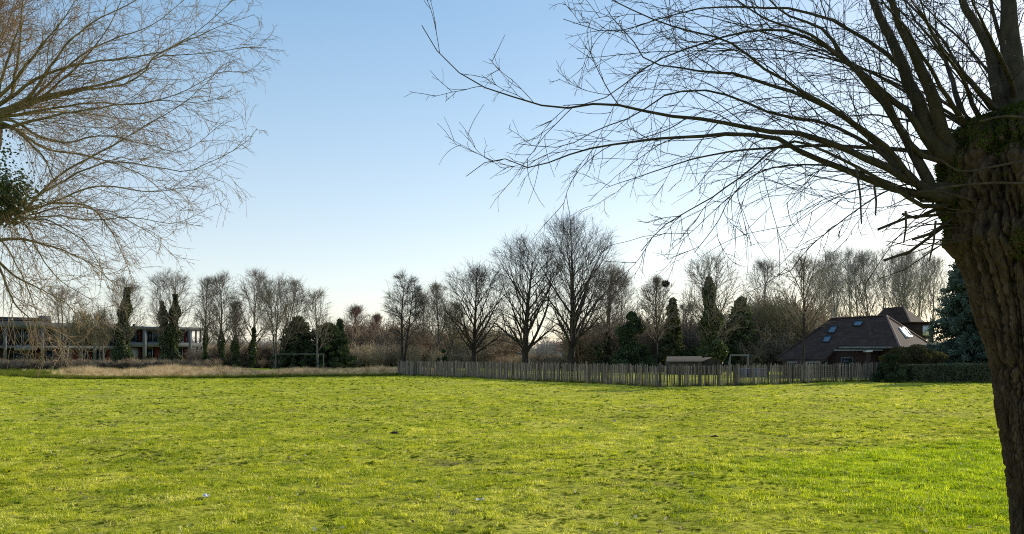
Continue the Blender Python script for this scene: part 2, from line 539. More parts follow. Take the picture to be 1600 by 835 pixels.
def leaf_bush(label, px, d, top, wpx, mat='evergreen', seed=1, name='evergreen_bush', cat='bush', n=7000, lf=.12, core=True, depth=None, point=.5, group=None, base_z=0.0):
    """rounded dense evergreen: lumpy shell of leaves over a dark inner mass with a short stem."""
    H = EYE + (HY - top) / F * d
    W = wpx / F * d
    Dp = depth or W
    r = np.random.default_rng(seed)
    t = thing(name, label, cat, (P(px, HY, d)[0], d, base_z), 0, group)
    mb = MB()
    for a in range(4):
        mb.tube([(0.1 * math.cos(a * 1.6), .1 * math.sin(a * 1.6), 0), (.25 * W * math.cos(a * 1.6), .25 * Dp * math.sin(a * 1.6), H * .65)], [.06, .02], 5)
    mb.build('trunk', M['oak_bark'], t, True)
    nl = max(10, n // 260)
    z = r.random(nl) ** 1.2
    a = r.random(nl) * 6.283
    prof = np.sqrt(np.clip(1 - (np.abs(z - .25) / .78) ** 2, 0, 1)) * (1 - point * z)
    rr = prof * np.sqrt(r.random(nl)) * .42
    C0 = np.stack([rr * np.cos(a) * W, rr * np.sin(a) * Dp, (.06 + .84 * z) * H], 1)
    sz = (.10 + .12 * r.random(nl)) * (W * .5 + H * .35) * (1.1 - .5 * z)
    i = r.integers(0, nl, n)
    q = nrm(r.normal(size=(n, 3))) * (r.random(n) ** .4)[:, None]
    C = C0[i] + q * sz[i][:, None]
    C[:, 2] = np.abs(C[:, 2])
    v, f = leaves(C, lf * r.uniform(.6, 1.3, n), r, .2)
    link('crown', mesh_np('crown', v, [f]), M[mat], t)
    return t


# ------------------------------------------------------------------ scatter (for grass and undergrowth only)
def proto_coll(name, meshes, mat):
    c = bpy.data.collections.new(name)
    for i, me in enumerate(meshes):
        me.materials.append(mat)
        c.objects.link(bpy.data.objects.new(f'{name}_clump', me))
    return c


def scatter(name, pts, scl, coll, nproto, label, cat, tilt=0.1):
    n = len(pts)
    r = np.random.default_rng(len(name) + n)
    me = bpy.data.meshes.new(name)
    me.vertices.add(n)
    me.vertices.foreach_set('co', np.ascontiguousarray(pts, dtype=np.float32).ravel())
    rot = np.stack([r.normal(size=n) * tilt, r.normal(size=n) * tilt, r.random(n) * 6.283], 1).astype(np.float32)
    a = me.attributes.new('rot', 'FLOAT_VECTOR', 'POINT'); a.data.foreach_set('vector', rot.ravel())
    scl = np.asarray(scl, dtype=np.float32)
    if scl.ndim == 1:
        scl = np.repeat(scl[:, None], 3, 1)
    a = me.attributes.new('scl', 'FLOAT_VECTOR', 'POINT'); a.data.foreach_set('vector', np.ascontiguousarray(scl).ravel())
    a = me.attributes.new('idx', 'INT', 'POINT'); a.data.foreach_set('value', r.integers(0, nproto, n).astype(np.int32))
    o = link(name, me, None)
    tag(o, label, cat, None, 'stuff')
    ng = bpy.data.node_groups.new(name + '_scatter', 'GeometryNodeTree')
    ng.interface.new_socket('Geometry', in_out='INPUT', socket_type='NodeSocketGeometry')
    ng.interface.new_socket('Geometry', in_out='OUTPUT', socket_type='NodeSocketGeometry')
    gi, go = ng.nodes.new('NodeGroupInput'), ng.nodes.new('NodeGroupOutput')
    iop = ng.nodes.new('GeometryNodeInstanceOnPoints')
    ci = ng.nodes.new('GeometryNodeCollectionInfo')
    ci.inputs['Collection'].default_value = coll
    ci.inputs['Separate Children'].default_value = True
    ci.inputs['Reset Children'].default_value = True

    def at(nm, typ):
        q = ng.nodes.new('GeometryNodeInputNamedAttribute')
        q.data_type = typ
        q.inputs['Name'].default_value = nm
        return q.outputs['Attribute']
    L = ng.links.new
    L(gi.outputs[0], iop.inputs['Points'])
    L(ci.outputs[0], iop.inputs['Instance'])
    iop.inputs['Pick Instance'].default_value = True
    L(at('idx', 'INT'), iop.inputs['Instance Index'])
    L(at('rot', 'FLOAT_VECTOR'), iop.inputs['Rotation'])
    L(at('scl', 'FLOAT_VECTOR'), iop.inputs['Scale'])
    L(iop.outputs[0], go.inputs[0])
    md = o.modifiers.new('scatter', 'NODES')
    md.node_group = ng
    return o


def blade_clump(seed, n, rad, h0, h1, w, bend=.5, segs=3):
    r = np.random.default_rng(seed)
    a = r.random(n) * 6.283
    q = rad * np.sqrt(r.random(n))
    base = np.stack([q * np.cos(a), q * np.sin(a), np.full(n, -.01)], 1)
    az = r.random(n) * 6.283
    out = np.stack([np.cos(az), np.sin(az), 0 * az], 1)
    side = np.stack([-np.sin(az), np.cos(az), 0 * az], 1)
    h = r.uniform(h0, h1, n)[:, None]
    b = (bend * r.uniform(.2, 1.3, n))[:, None]
    rows = []
    for k in range(segs + 1):
        t = k / segs
        c = base + out * h * b * t ** 1.8 + np.array([0, 0, 1.]) * h * (t - .25 * b * t ** 2)
        ww = w * (1 - .85 * t ** 1.5) * .5
        rows += [c - side * ww, c + side * ww]
    v = np.stack(rows, 1).reshape(-1, 3)
    m = 2 * (segs + 1)
    bi = (np.arange(n) * m)[:, None]
    f = np.vstack([np.hstack([bi + 2 * k, bi + 2 * k + 1, bi + 2 * k + 3, bi + 2 * k + 2]) for k in range(segs)])
    return mesh_np('clump', v, [f], True)


# ------------------------------------------------------------------ ground
def gz(x, y):
    """height of the field surface."""
    x, y = np.asarray(x, float), np.asarray(y, float)
    return (.05 * np.sin(x * .11 + .6) * np.sin(y * .13) + .025 * np.sin(x * .43 + y * .2) * np.sin(y * .37 + 1)) * np.clip(y / 20, 0, 1)


def tuft(x, y):
    """patchiness of the turf, about -1 to 1."""
    return mnoise.noise((x * .5, y * .5, 3.1)) * .7 + mnoise.noise((x * 2.3, y * 2.3, 9.)) * .8 + mnoise.noise((x * 5.5, y * 5.5, 2.)) * .5


def bump(x, y):
    return .026 * max(tuft(x, y), -.6) + .016 * mnoise.noise((x * 8, y * 8, 4.)) + .017 * mnoise.noise((x * 14, y * 14, 6.))


def lush_tint(nt, c):
    """deeper fresher green where the turf is left unmown beside the willow."""
    ge = N(nt, 'ShaderNodeNewGeometry')
    sp = N(nt, 'ShaderNodeSeparateXYZ')
    nt.links.new(ge.outputs['Position'], sp.inputs[0])

    def mth(op, a, b):
        q = N(nt, 'ShaderNodeMath', operation=op)
        for k, v in ((0, a), (1, b)):
            if isinstance(v, bpy.types.NodeSocket):
                nt.links.new(v, q.inputs[k])
            else:
                q.inputs[k].default_value = v
        q.use_clamp = op == 'MINIMUM'
        return q.outputs[0]
    line = mth('SUBTRACT', mth('ADD', mth('MULTIPLY', sp.outputs['X'], .55), 10.95), sp.outputs['Y'])
    wob = noise_fac(nt, .9, 4, 'World')
    m1 = mth('MINIMUM', mth('ADD', line, mth('MULTIPLY', mth('SUBTRACT', wob, .5), 3.0)), 1.0)
    m2 = mth('MINIMUM', mth('MULTIPLY', mth('SUBTRACT', sp.outputs['X'], 1.5), .3), 1.0)
    return mixc(nt, mth('MULTIPLY', m1, m2), c, mixc(nt, 1.0, c, (.84, .97, .32), 'MULTIPLY'))


def lawn_mat(name, wild):
    m, nt, out = new_mat(name)
    big = ramp(nt, noise_fac(nt, .10, 4, 'World', .6), [(.35, (0.44, 0.44, 0.042)), (.65, (0.70, 0.64, 0.115))])
    mid = ramp(nt, noise_fac(nt, .9, 6, 'World', .7, (.55, 1.3, 1)), [(.30, (0.40, 0.48, 0.25)), (.5, (1, 1, 1)), (.75, (1.3, 1.22, 1.25))])
    fine = ramp(nt, noise_fac(nt, 14, 4, 'World', .75, (.6, 1.2, 1)), [(.38, (0.13, 0.15, 0.09)), (.50, (.95, .95, .9)), (.66, (1.5, 1.45, 1.4))])
    c = mixc(nt, .75, big, mid, 'MULTIPLY')
    c = mixc(nt, .8, c, fine, 'MULTIPLY')
    wv = N(nt, 'ShaderNodeTexWave', wave_type='BANDS', bands_direction='X')
    wv.inputs['Scale'].default_value = .16
    wv.inputs['Distortion'].default_value = 1.5
    wm_ = N(nt, 'ShaderNodeMapping')
    wm_.inputs['Rotation'].default_value = (0, 0, R(24))
    gp_ = N(nt, 'ShaderNodeNewGeometry')
    nt.links.new(gp_.outputs['Position'], wm_.inputs['Vector'])
    nt.links.new(wm_.outputs[0], wv.inputs['Vector'])
    c = mixc(nt, .26, c, ramp(nt, wv.outputs['Fac'], [(.3, (.55, .68, .4)), (.7, (1, 1, 1))]), 'MULTIPLY')
    bare = ramp(nt, noise_fac(nt, .55, 7, 'World', .8), [(.54, (0, 0, 0)), (.68, (1, 1, 1))])
    c = mixc(nt, bare, c, (0.26, 0.20, 0.095)) if wild else c
    c = lush_tint(nt, c)
    # darker, greener turf colour towards the left
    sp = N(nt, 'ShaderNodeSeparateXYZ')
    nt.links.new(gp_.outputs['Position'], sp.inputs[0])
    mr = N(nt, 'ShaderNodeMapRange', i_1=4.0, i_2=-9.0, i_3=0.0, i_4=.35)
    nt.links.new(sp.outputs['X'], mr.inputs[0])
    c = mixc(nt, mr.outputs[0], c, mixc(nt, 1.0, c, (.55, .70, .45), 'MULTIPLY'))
    d = N(nt, 'ShaderNodeBsdfDiffuse')
    nt.links.new(c, d.inputs[0])
    bn = N(nt, 'ShaderNodeBump', i_Strength=.9, i_Distance=.14)
    nt.links.new(noise_fac(nt, 5, 7, 'World', .75), bn.inputs['Height'])
    nt.links.new(bn.outputs[0], d.inputs['Normal'])
    nt.links.new(d.outputs[0], out.inputs[0])
    return m


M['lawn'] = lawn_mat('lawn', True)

# one sheet to the horizon, finer near the camera
ys = np.concatenate([np.arange(-30, 4, 1.0), np.arange(4, 20, .07), np.arange(20, 42, .16), np.arange(42, 90, .5), np.arange(90, 200, 5), np.geomspace(200, 3000, 14)])
xs = np.concatenate([np.arange(0, 13, .08), np.arange(13, 30, .2), np.arange(30, 78, 1.0), np.geomspace(80, 3000, 14)])
xs = np.concatenate([-xs[:0:-1], xs])
gx, gy = np.meshgrid(xs, ys)
gv = np.stack([gx, gy, gz(gx, gy) * (np.abs(gx) < 100) * (gy < 200)], -1).reshape(-1, 3)
sel = np.where((gv[:, 1] > 4) & (gv[:, 1] < 66) & (np.abs(gv[:, 0]) < .72 * gv[:, 1] + 3))[0]
gv[sel, 2] += [bump(x, y) for x, y in gv[sel, :2]]
ny, nx = gx.shape
ii = (np.arange(ny - 1)[:, None] * nx + np.arange(nx - 1)[None]).ravel()
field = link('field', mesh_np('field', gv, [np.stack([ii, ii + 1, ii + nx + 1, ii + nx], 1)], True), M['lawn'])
tag(field, 'wide sunlit mown grass field', 'field', kind='structure')

# fence line (plan), used for placing grass too
FA, FB, FC = np.array([-9.2, 65.0]), np.array([7.58, 41.4]), np.array([22.6, 49.3])

# grass
M['blade'] = leafy('blade', [(0.20, (0.165, 0.249, 0.011)), (0.42, (0.381, 0.443, 0.016)), (0.60, (0.576, 0.584, 0.032)), (0.82, (0.803, 0.757, 0.252))], .8, .5, (1.32, 1.26, .5), rnd=.5, coord='World', gloss=.03, lush=True)
M['dry_blade'] = leafy('dry_blade', [(0.28, (0.32, 0.225, 0.12)), (0.5, (0.60, 0.46, 0.27)), (0.75, (0.80, 0.66, 0.43))], 1.3, .35, (1.1, 1, .8), rnd=.5, coord='World')
M['rough_blade'] = leafy('rough_blade', [(0.3, (0.075, 0.11, 0.018)), (0.7, (0.22, 0.22, 0.05))], .5, .4, (1.2, 1.2, .6), rnd=.6, coord='World')

gc = proto_coll('grass', [blade_clump(10 + i, 60, .13, .016, .044, .0060, 1.15) for i in range(4)], M['blade'])
gpts, gscl = [], []


def sow(y0, y1, dens, s0, s1, thr, tall=1.0):
    n = int(dens * (.72 * (y1 ** 2 - y0 ** 2) + 5 * (y1 - y0)))
    yy = np.sqrt(rng.uniform(y0 ** 2, y1 ** 2, n))
    xx = rng.uniform(-1, 1, n) * (.70 * yy + 2.5)
    # keep to the mown field
    ft = np.interp(xx, [-60, -50, -33, -27, -10, -9.2, 7.58, 22.6, 23, 36], [86, 82, 56, 54, 63, 65, 41.4, 49.3, 46, 45])
    k = yy < ft
    xx, yy = xx[k], yy[k]
    # lusher unmown patches: bottom right by the willow, left edge
    lush = np.clip((14.2 + (xx - 5.9) * .55 - yy) / 1.2, 0, 1) * np.clip((xx - 1.5) / 3, 0, 1) + np.clip((-xx - .50 * yy - .3) / 2.5, 0, 1) * (yy < 45)
    nv = np.array([tuft(x, y) for x, y in zip(xx, yy)]) + .25 * lush
    wear = np.array([mnoise.noise((x * .16, y * .22, 12.)) + .4 * mnoise.noise((x * .6, y * .7, 15.)) for x, y in zip(xx, yy)])
    keep = nv > thr + .12 * rng.normal(size=len(nv)) + 1.1 * np.clip(wear - .05, -.2, 1)
    xx, yy, nv, lush = xx[keep], yy[keep], nv[keep], lush[keep]
    s = rng.uniform(s0, s1, len(xx)) * (1 + .5 * np.clip(nv, -.6, 1.2))
    z = s * tall * (1 + .35 * lush)
    gpts.append(np.stack([xx, yy, gz(xx, yy) + np.array([bump(x, y) for x, y in zip(xx, yy)])], 1))
    gscl.append(np.stack([s, s, z], 1))


sow(5, 12, 110, .6, 1.15, -.12)
sow(12, 20, 60, .65, 1.2, -.05)
sow(20, 34, 26, .8, 1.5, .05, .8)
sow(34, 66, 9, 1.0, 1.9, .12, .7)
scatter('grass', np.vstack(gpts), np.vstack(gscl), gc, 4, 'short yellow green grass covering the open field', 'grass', .12)

# darker thicker tussocks standing in loose drifts over the turf
M['tussock'] = leafy('tussock', [(0.3, (0.075, 0.125, 0.010)), (0.7, (0.22, 0.25, 0.025))], .8, .35, (1.3, 1.3, .5), rnd=.5, coord='World')
tc_ = proto_coll('tussock', [blade_clump(80 + i, 130, .075, .03, .070, .006, .9, 2) for i in range(4)], M['tussock'])
tp, ts = [], []
for y0, y1, dens, sc in ((6, 14, 70, .42), (14, 28, 22, .55), (28, 64, 6.0, .8)):
    n = int(dens * .72 * (y1 ** 2 - y0 ** 2) * 2)
    yy = np.sqrt(rng.uniform(y0 ** 2, y1 ** 2, n)); xx = rng.uniform(-1, 1, n) * (.70 * yy + 2)
    nv = np.array([mnoise.noise((x * .22, y * .35, 8.)) * .55 + .8 * mnoise.noise((x * 2.7, y * 3.0, 1.)) for x, y in zip(xx, yy)])
    k = (nv > .22 + .28 * rng.normal(size=n)) & (yy < np.interp(xx, [-60, -33, -27, -10, -9.2, 7.58, 22.6, 36], [70, 56, 54, 62, 64, 40.4, 48, 44]))
    xx, yy = xx[k], yy[k]
    tp.append(np.stack([xx, yy, gz(xx, yy) + [bump(x, y) for x, y in zip(xx, yy)]], 1))
    w_ = rng.uniform(.5, 1.3, len(xx)) * sc
    ts.append(np.stack([w_, w_, w_ * rng.uniform(.5, 1.1, len(xx)) * .85], 1))
scatter('tussock_grass', np.vstack(tp), np.vstack(ts), tc_, 4, 'small dark green tussocks dotted through the short turf', 'grass', .15)

# rough taller grass along the fence foot and the field's far edge
rc = proto_coll('rough_grass', [blade_clump(30 + i, 40, .16, .08, .22, .011, .7) for i in range(3)], M['rough_blade'])
rp, rs = [], []
for A, B in ((FA, FB), (FB, FC)):
    n = int(np.linalg.norm(B - A) * 9)
    t = rng.random(n)[:, None]
    q = A + (B - A) * t + rng.normal(size=(n, 2)) * .16
    rp.append(np.column_stack([q, gz(q[:, 0], q[:, 1])])); rs.append(rng.uniform(.5, 1.5, n))
n = 5200
u = rng.random(n)
ex = -78 + u * 69
ey = np.interp(ex, [-80, -62, -50, -33, -27, -10, -8], [88, 84, 72, 56, 54, 62.5, 64]) + np.abs(rng.normal(size=n)) * np.where(ex < -38, 5, 1.0)
rp.append(np.column_stack([ex, ey, gz(ex, ey)])); rs.append(rng.uniform(.6, 1.6, n))
n = 700
ex = rng.uniform(22, 45, n); ey = np.interp(ex, [22, 45], [46.6, 44.8]) + rng.normal(size=n) * .15
rp.append(np.column_stack([ex, ey, gz(ex, ey)])); rs.append(rng.uniform(.3, .9, n))
scatter('rough_grass', np.vstack(rp), np.concatenate(rs), rc, 3, 'rough green grass tufts along the fence foot and the field edge', 'grass', .15)

# dry pale grass strip
dc = proto_coll('dry_grass', [blade_clump(50 + i, 60, .30, .35, .85, .016, .45) for i in range(3)], M['dry_blade'])
n = 9000
ex = rng.uniform(-52, -7.5, n)
f0 = np.interp(ex, [-52, -40, -30, -26, -10, -7], [74, 63, 56.5, 56, 64, 66.5]) + 1.6 * np.array([mnoise.noise((x * .35, 2., 7.)) + .6 * mnoise.noise((x * 1.3, 2., 5.)) for x in ex])
ey = f0 + rng.random(n) ** 1.3 * np.interp(ex, [-52, -30, -7], [7, 17, 12])
s = rng.uniform(.45, .88, n) * np.clip(.35 + (ey - f0) / 9, .35, 1) * np.interp(ex, [-52, -44, -8], [.5, 1, .75])
nv = np.array([mnoise.noise((x * .25, y * .25, 5.)) for x, y in zip(ex, ey)])
s *= 1 + .9 * nv
k = ((nv > -.45) | (ey > f0 + 4)) & (ex / ey * F + 800 > 150 + 40 * rng.normal(size=n))
ex, ey, s = ex[k], ey[k], s[k]
scatter('dry_grass', np.column_stack([ex, ey, gz(ex, ey)]), s, dc, 3, 'strip of tall pale dry grass along the far edge of the field', 'dry grass', .1)

# dead leaves and straw on the turf
M['litter'] = leafy('litter', [(0.3, (0.22, 0.15, 0.08)), (0.6, (0.42, 0.34, 0.22)), (0.8, (0.6, 0.56, 0.46))], 3, .3, (1, 1, .8), rnd=.7, coord='World')
r = np.random.default_rng(77)
lm = []
for i in range(3):
    v, f = leaves(np.array([[0, 0, .0]]), .02, r, 2.5, 1.0)
    lm.append(mesh_np('leaf', v, [f]))
v, f = tubes(np.array([[(-.07, 0, 0), (0, .012, .006), (.08, -.01, 0)]]), np.full((1, 3), .0022), 3)
lm.append(mesh_np('straw', v, [f]))
lc = proto_coll('leaf_litter', lm, M['litter'])
n = 5200
yy = np.sqrt(rng.uniform(6 ** 2, 36 ** 2, n)); xx = rng.uniform(-.72, .72, n) * yy
scatter('leaf_litter', np.column_stack([xx, yy, gz(xx, yy) + .035]), rng.uniform(.5, 1.5, n), lc, 4, 'dead leaves and straw scattered over the near turf', 'leaf litter', .4)


# ------------------------------------------------------------------ undergrowth
def twig_bush(seed, stems=14, k1=7, k2=6, tw=.006, up=.35):
    r = np.random.default_rng(seed)
    a = r.random(stems) * 6.283
    sp = r.uniform(.05, .6, stems)
    p = walk(np.stack([np.cos(a) * .08, np.sin(a) * .08, 0 * a], 1), np.stack([np.cos(a) * sp, np.sin(a) * sp, np.ones(stems)], 1), r.uniform(.6, 1.0, stems), 5, r, .12, .0 * np.ones(stems))
    rd = taper(stems, 5, np.full(stems, .012), np.full(stems, .005))
    V, Fc = tubes(p, rd, 4)
    s, d, rr, t, _ = children(p, rd, k1, .15, 1, (.3, 1.0), r)
    p2 = walk(s, d, r.uniform(.15, .4, len(s)), 3, r, .15, up * .1 * np.ones(len(s)))
    r2 = taper(len(s), 3, np.full(len(s), tw), np.full(len(s), tw * .7))
    v, f = tubes(p2, r2, 3); Fc = np.vstack([Fc, f + len(V)]); V = np.vstack([V, v])
    s, d, rr, t, _ = children(p2, r2, k2, .1, 1, (.3, 1.0), r)
    p3 = walk(s, d, r.uniform(.06, .2, len(s)), 2, r, .2, 0 * np.ones(len(s)))
    v, f = tubes(p3, taper(len(s), 2, np.full(len(s), tw * .8), np.full(len(s), tw * .5)), 3)
    return mesh_np('bush', np.vstack([V, v]), [np.vstack([Fc, f + len(V)])])


M['brush'] = leafy('brush', [(0.2, (0.221, 0.156, 0.104)), (0.5, (0.377, 0.286, 0.189)), (0.8, (0.546, 0.442, 0.273))], .2, .0, rnd=.5, coord='World')
M['dark_brush'] = leafy('dark_brush', [(0.3, (0.098, 0.078, 0.058)), (0.7, (0.247, 0.202, 0.143))], .2, .0, rnd=.5, coord='World')
bc = proto_coll('undergrowth', [twig_bush(60 + i) for i in range(4)], M['brush'])
dbc = proto_coll('thicket', [twig_bush(70 + i, 16, 8, 6, .007) for i in range(4)], M['dark_brush'])


def bush_area(px0, px1, d0, d1, top, n, spread=.5, r=rng):
    px = r.uniform(px0, px1, n); d = r.uniform(d0, d1, n)
    h = EYE + (HY - top) / F * d
    h = np.maximum(h, .5) * r.uniform(1 - spread, 1.08, n)
    return np.column_stack([(px - 800) / F * d, d, 0 * d]), np.column_stack([h * .8 + .3, h * .8 + .3, h])


A = [bush_area(-40, 340, 90, 100, 561, 260), bush_area(330, 640, 100, 120, 538, 300), bush_area(540, 650, 112, 128, 512, 120),
     bush_area(640, 765, 96, 122, 538, 170), bush_area(925, 1000, 96, 122, 538, 110), bush_area(765, 925, 92, 104, 556, 190), bush_area(640, 800, 100, 120, 515, 90), bush_area(1090, 1330, 84, 100, 500, 320),
     bush_area(1160, 1260, 86, 92, 475, 60), bush_area(900, 1110, 88, 100, 505, 160)]
scatter('undergrowth', np.vstack([a[0] for a in A]), np.vstack([a[1] for a in A]), bc, 4, 'bare brown scrub filling the gaps under the far trees', 'undergrowth', .08)
A = [bush_area(-40, 345, 88, 97, 567, 330), bush_area(330, 560, 95, 104, 562, 260), bush_area(960, 1240, 80, 96, 530, 260), bush_area(300, 420, 96, 104, 545, 60)]
scatter('thicket', np.vstack([a[0] for a in A]), np.vstack([a[1] for a in A]), dbc, 4, 'dark low bramble thicket at the foot of the far trees', 'undergrowth', .08)


M['haze_brush'] = leafy('haze_brush', [(0.2, (0.213, 0.188, 0.169)), (0.8, (0.375, 0.338, 0.300))], .05, .0, rnd=.5, coord='World')  # horizon haze painted in as a pale brush colour
fbc = proto_coll('woodland', [twig_bush(90 + i, 14, 9, 6, .009) for i in range(4)], M['haze_brush'])
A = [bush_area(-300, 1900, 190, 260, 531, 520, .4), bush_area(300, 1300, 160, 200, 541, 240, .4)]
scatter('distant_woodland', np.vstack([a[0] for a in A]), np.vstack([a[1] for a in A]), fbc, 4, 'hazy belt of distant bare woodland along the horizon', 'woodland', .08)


# ------------------------------------------------------------------ paling fence
def fence(label, A, B, seed, gap, posts_every):
    r = np.random.default_rng(seed)
    Lf = np.linalg.norm(B - A)
    u = (B - A) / Lf
    nn = np.array([u[1], -u[0]])
    if nn[1] > 0:
        nn = -nn
    t = thing('paling_fence', label, 'fence', (*A, 0))
    nb = int(round(Lf / posts_every))
    for b in range(nb):
        s0, s1 = Lf * b / nb, Lf * (b + 1) / nb
        mb = MB()
        s = s0
        while s < s1 - .02:
            w = r.uniform(.036, .066)
            h = r.uniform(1.06, 1.20) if r.random() > .05 else r.uniform(.9, 1.26)
            q = u * (s + w / 2)
            z = gz(A[0] + q[0], A[1] + q[1])
            lx, ly = r.normal() * .012 * h, r.normal() * .018 * h
            a = r.random() * 6.28
            k = 5
            ang = a + np.arange(k) * 6.283 / k
            ring = []
            bow = r.normal() * .012
            for zz, m in ((-.03, 1.0), (h * .5, 1.0), (h - .07, .92), (h, .25)):
                f = zz / h
                c = q + u * (lx * f + bow * math.sin(3.14 * f)) + nn * (ly * f + .035)
                jit = r.uniform(.85, 1.15, k)
                ring.append(np.stack([c[0] + (u[0] * np.cos(ang) * w * .55 + nn[0] * np.sin(ang) * w * .35) * m * jit,
                                      c[1] + (u[1] * np.cos(ang) * w * .55 + nn[1] * np.sin(ang) * w * .35) * m * jit,
                                      np.full(k, z + zz)], 1))
            v = np.vstack(ring)
            i = np.arange(k)
            f = np.vstack([np.stack([j * k + i, j * k + (i + 1) % k, (j + 1) * k + (i + 1) % k, (j + 1) * k + i], 1) for j in range(3)])
            mb.add(v, f, np.clip(r.normal(.45, .2), 0, 1))
            s += w + r.uniform(gap[0], gap[1])
        pn = mb.build('pale_panel', M['pale'], t, tone=True)
        wm = MB()
        for zz in (.25, .65, 1.0):
            a, c = u * s0, u * s1
            wm.tube([(*a, zz), (*(a * .5 + c * .5), zz - .01), (*c, zz)], .0035, 4)
        wm.build('wire', M['wire'], pn)
    for b in range(nb + 1):
        q = u * (Lf * b / nb) - nn * .03
        h = r.uniform(1.12, 1.27)
        pm = MB()
        lx = r.normal() * .03
        rad = r.uniform(.042, .058)
        pm.tube([(*q, -.05), (*(q + u * lx * .5), h * .5), (*(q + u * lx), h - .03), (*(q + u * lx), h)], [rad * 1.05, rad, rad * .95, rad * .7], 8)
        pm.build('post', M['post'], t, True)
    return t


fence('longer run of grey chestnut paling fence receding to the left from the corner', FB, FA, 3, (.004, .022), 1.42)
fence('shorter gappy run of grey chestnut paling fence from the corner to the hedge', FB + np.array([.07, .03]), FC, 4, (.012, .045), 1.30)

# small dark box standing against the fence
d = 58.2
q = P(747, 585, d)
t = thing('electric_box', 'small dark box standing low against the paling fence', 'box', (q[0] - .1, d - .62, gz(q[0], d)))
mb = MB()
mb.box(-.42, .42, -.16, .16, .0, .34)
mb.build('body', M['dark_plastic'], t)
mb = MB()
mb.box(-.46, .46, -.19, .19, .342, .39)
mb.build('lid', M['dark_plastic'], t)

# ------------------------------------------------------------------ left concrete building
A0, B0 = np.array([(0 - 800) / F * 108, 108.0]), np.array([(322 - 800) / F * 124, 124.0])
UF = (B0 - A0) / np.linalg.norm(B0 - A0)
NF = np.array([UF[1], -UF[0]])            # towards the viewer


def fu(px):
    """distance along the facade line seen at column px, and its depth."""
    k = (px - 800) / F
    s = (k * A0[1] - A0[0]) / (UF[0] - k * UF[1])
    return s, A0[1] + UF[1] * s


def fbox(mb, px0, px1, y0, y1, front=0.0, back=.3, base=None):
    """box on the facade: columns px0..px1, rows y0 (top)..y1, from `front` metres proud to `back` metres behind."""
    s0, d0 = fu(px0)
    s1, d1 = fu(px1)
    dm = .5 * (d0 + d1)
    zt = EYE + (HY - y0) / F * dm
    zb = 0 if y1 is None else EYE + (HY - y1) / F * dm
    v = []
    for z in (zb, zt):
        for s, o in ((s0, front), (s1, front), (s1, -back), (s0, -back)):
            q = UF * s + NF * o
            v.append((q[0], q[1], z))
    mb.hexa(v)


def fpart(name, mat, parent, *a, **k):
    mb = MB()
    fbox(mb, *a, **k)
    return mb.build(name, M[mat], parent)


bld = thing('concrete_building', 'two storey derelict looking concrete building with columns and red panels behind trees', 'building', (A0[0], A0[1], 0))
# left wing
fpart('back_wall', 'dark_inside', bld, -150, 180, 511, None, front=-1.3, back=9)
fpart('roof', 'concrete', bld, -150, 188, 503.5, 512, front=.15, back=10)
fpart('roof_edge', 'pale_concrete', bld, 6, 66, 502.4, 504, front=.3, back=1)
fpart('floor_slab', 'concrete', bld, -150, 190, 540.5, 544.5, front=.05, back=1.2)
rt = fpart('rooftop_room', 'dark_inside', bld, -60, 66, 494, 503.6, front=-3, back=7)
for a in (8, 30, 48):
    fpart('window', 'glass', rt, a, a + 15, 495.5, 502, front=-2.9, back=-3.0 + 6)
fpart('rooftop_box', 'concrete', bld, 66.5, 83, 492.5, 503.6, front=-2, back=5)
for a in (-74, 8, 66, 148):
    fpart('column', 'concrete', bld, a - 2.3, a + 2.6, 511.8, None, front=.1, back=.5)
fpart('spandrel', 'pale_concrete', bld, 22, 57, 541, 547.5, front=.12, back=.25)
# right wing
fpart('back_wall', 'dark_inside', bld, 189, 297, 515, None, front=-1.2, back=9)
fpart('roof', 'concrete', bld, 188.5, 322, 511, 515.5, front=.2, back=10)
fpart('floor_slab', 'concrete', bld, 190.5, 319, 535.5, 542.5, front=.1, back=7)
for a in (226, 297):
    fpart('column', 'concrete', bld, a - 2.6, a + 2.6, 515.4, None, front=.15, back=.6)
for a, b in ((307, 309), (314, 316.5), (320, 321.5)):
    fpart('terrace_column', 'concrete', bld, a, b, 515.4, 535.6, front=-.5, back=.8)
for a, b in ((309, 311), (316.5, 318)):
    fpart('terrace_column', 'concrete', bld, a, b, 542.4, None, front=-.5, back=.8)


def window(px0, px1, y0, y1, fr='grey_frame', nm=1):
    mb = MB()
    fbox(mb, px0, px1, y0, y0 + .9, -.85, .95)
    fbox(mb, px0, px1, y1 - .9, y1, -.85, .95)
    fbox(mb, px0, px0 + .9, y0 + .9, y1 - .9, -.85, .95)
    fbox(mb, px1 - .9, px1, y0 + .9, y1 - .9, -.85, .95)
    for k in range(nm):
        x = px0 + (px1 - px0) * (k + 1) / (nm + 1)
        fbox(mb, x - .35, x + .35, y0 + .9, y1 - .9, -.86, .94)
    w = mb.build('window', M[fr], bld)
    fpart('pane', 'glass', w, px0 + .5, px1 - .5, y0 + .5, y1 - .5, front=-.93, back=1.0)


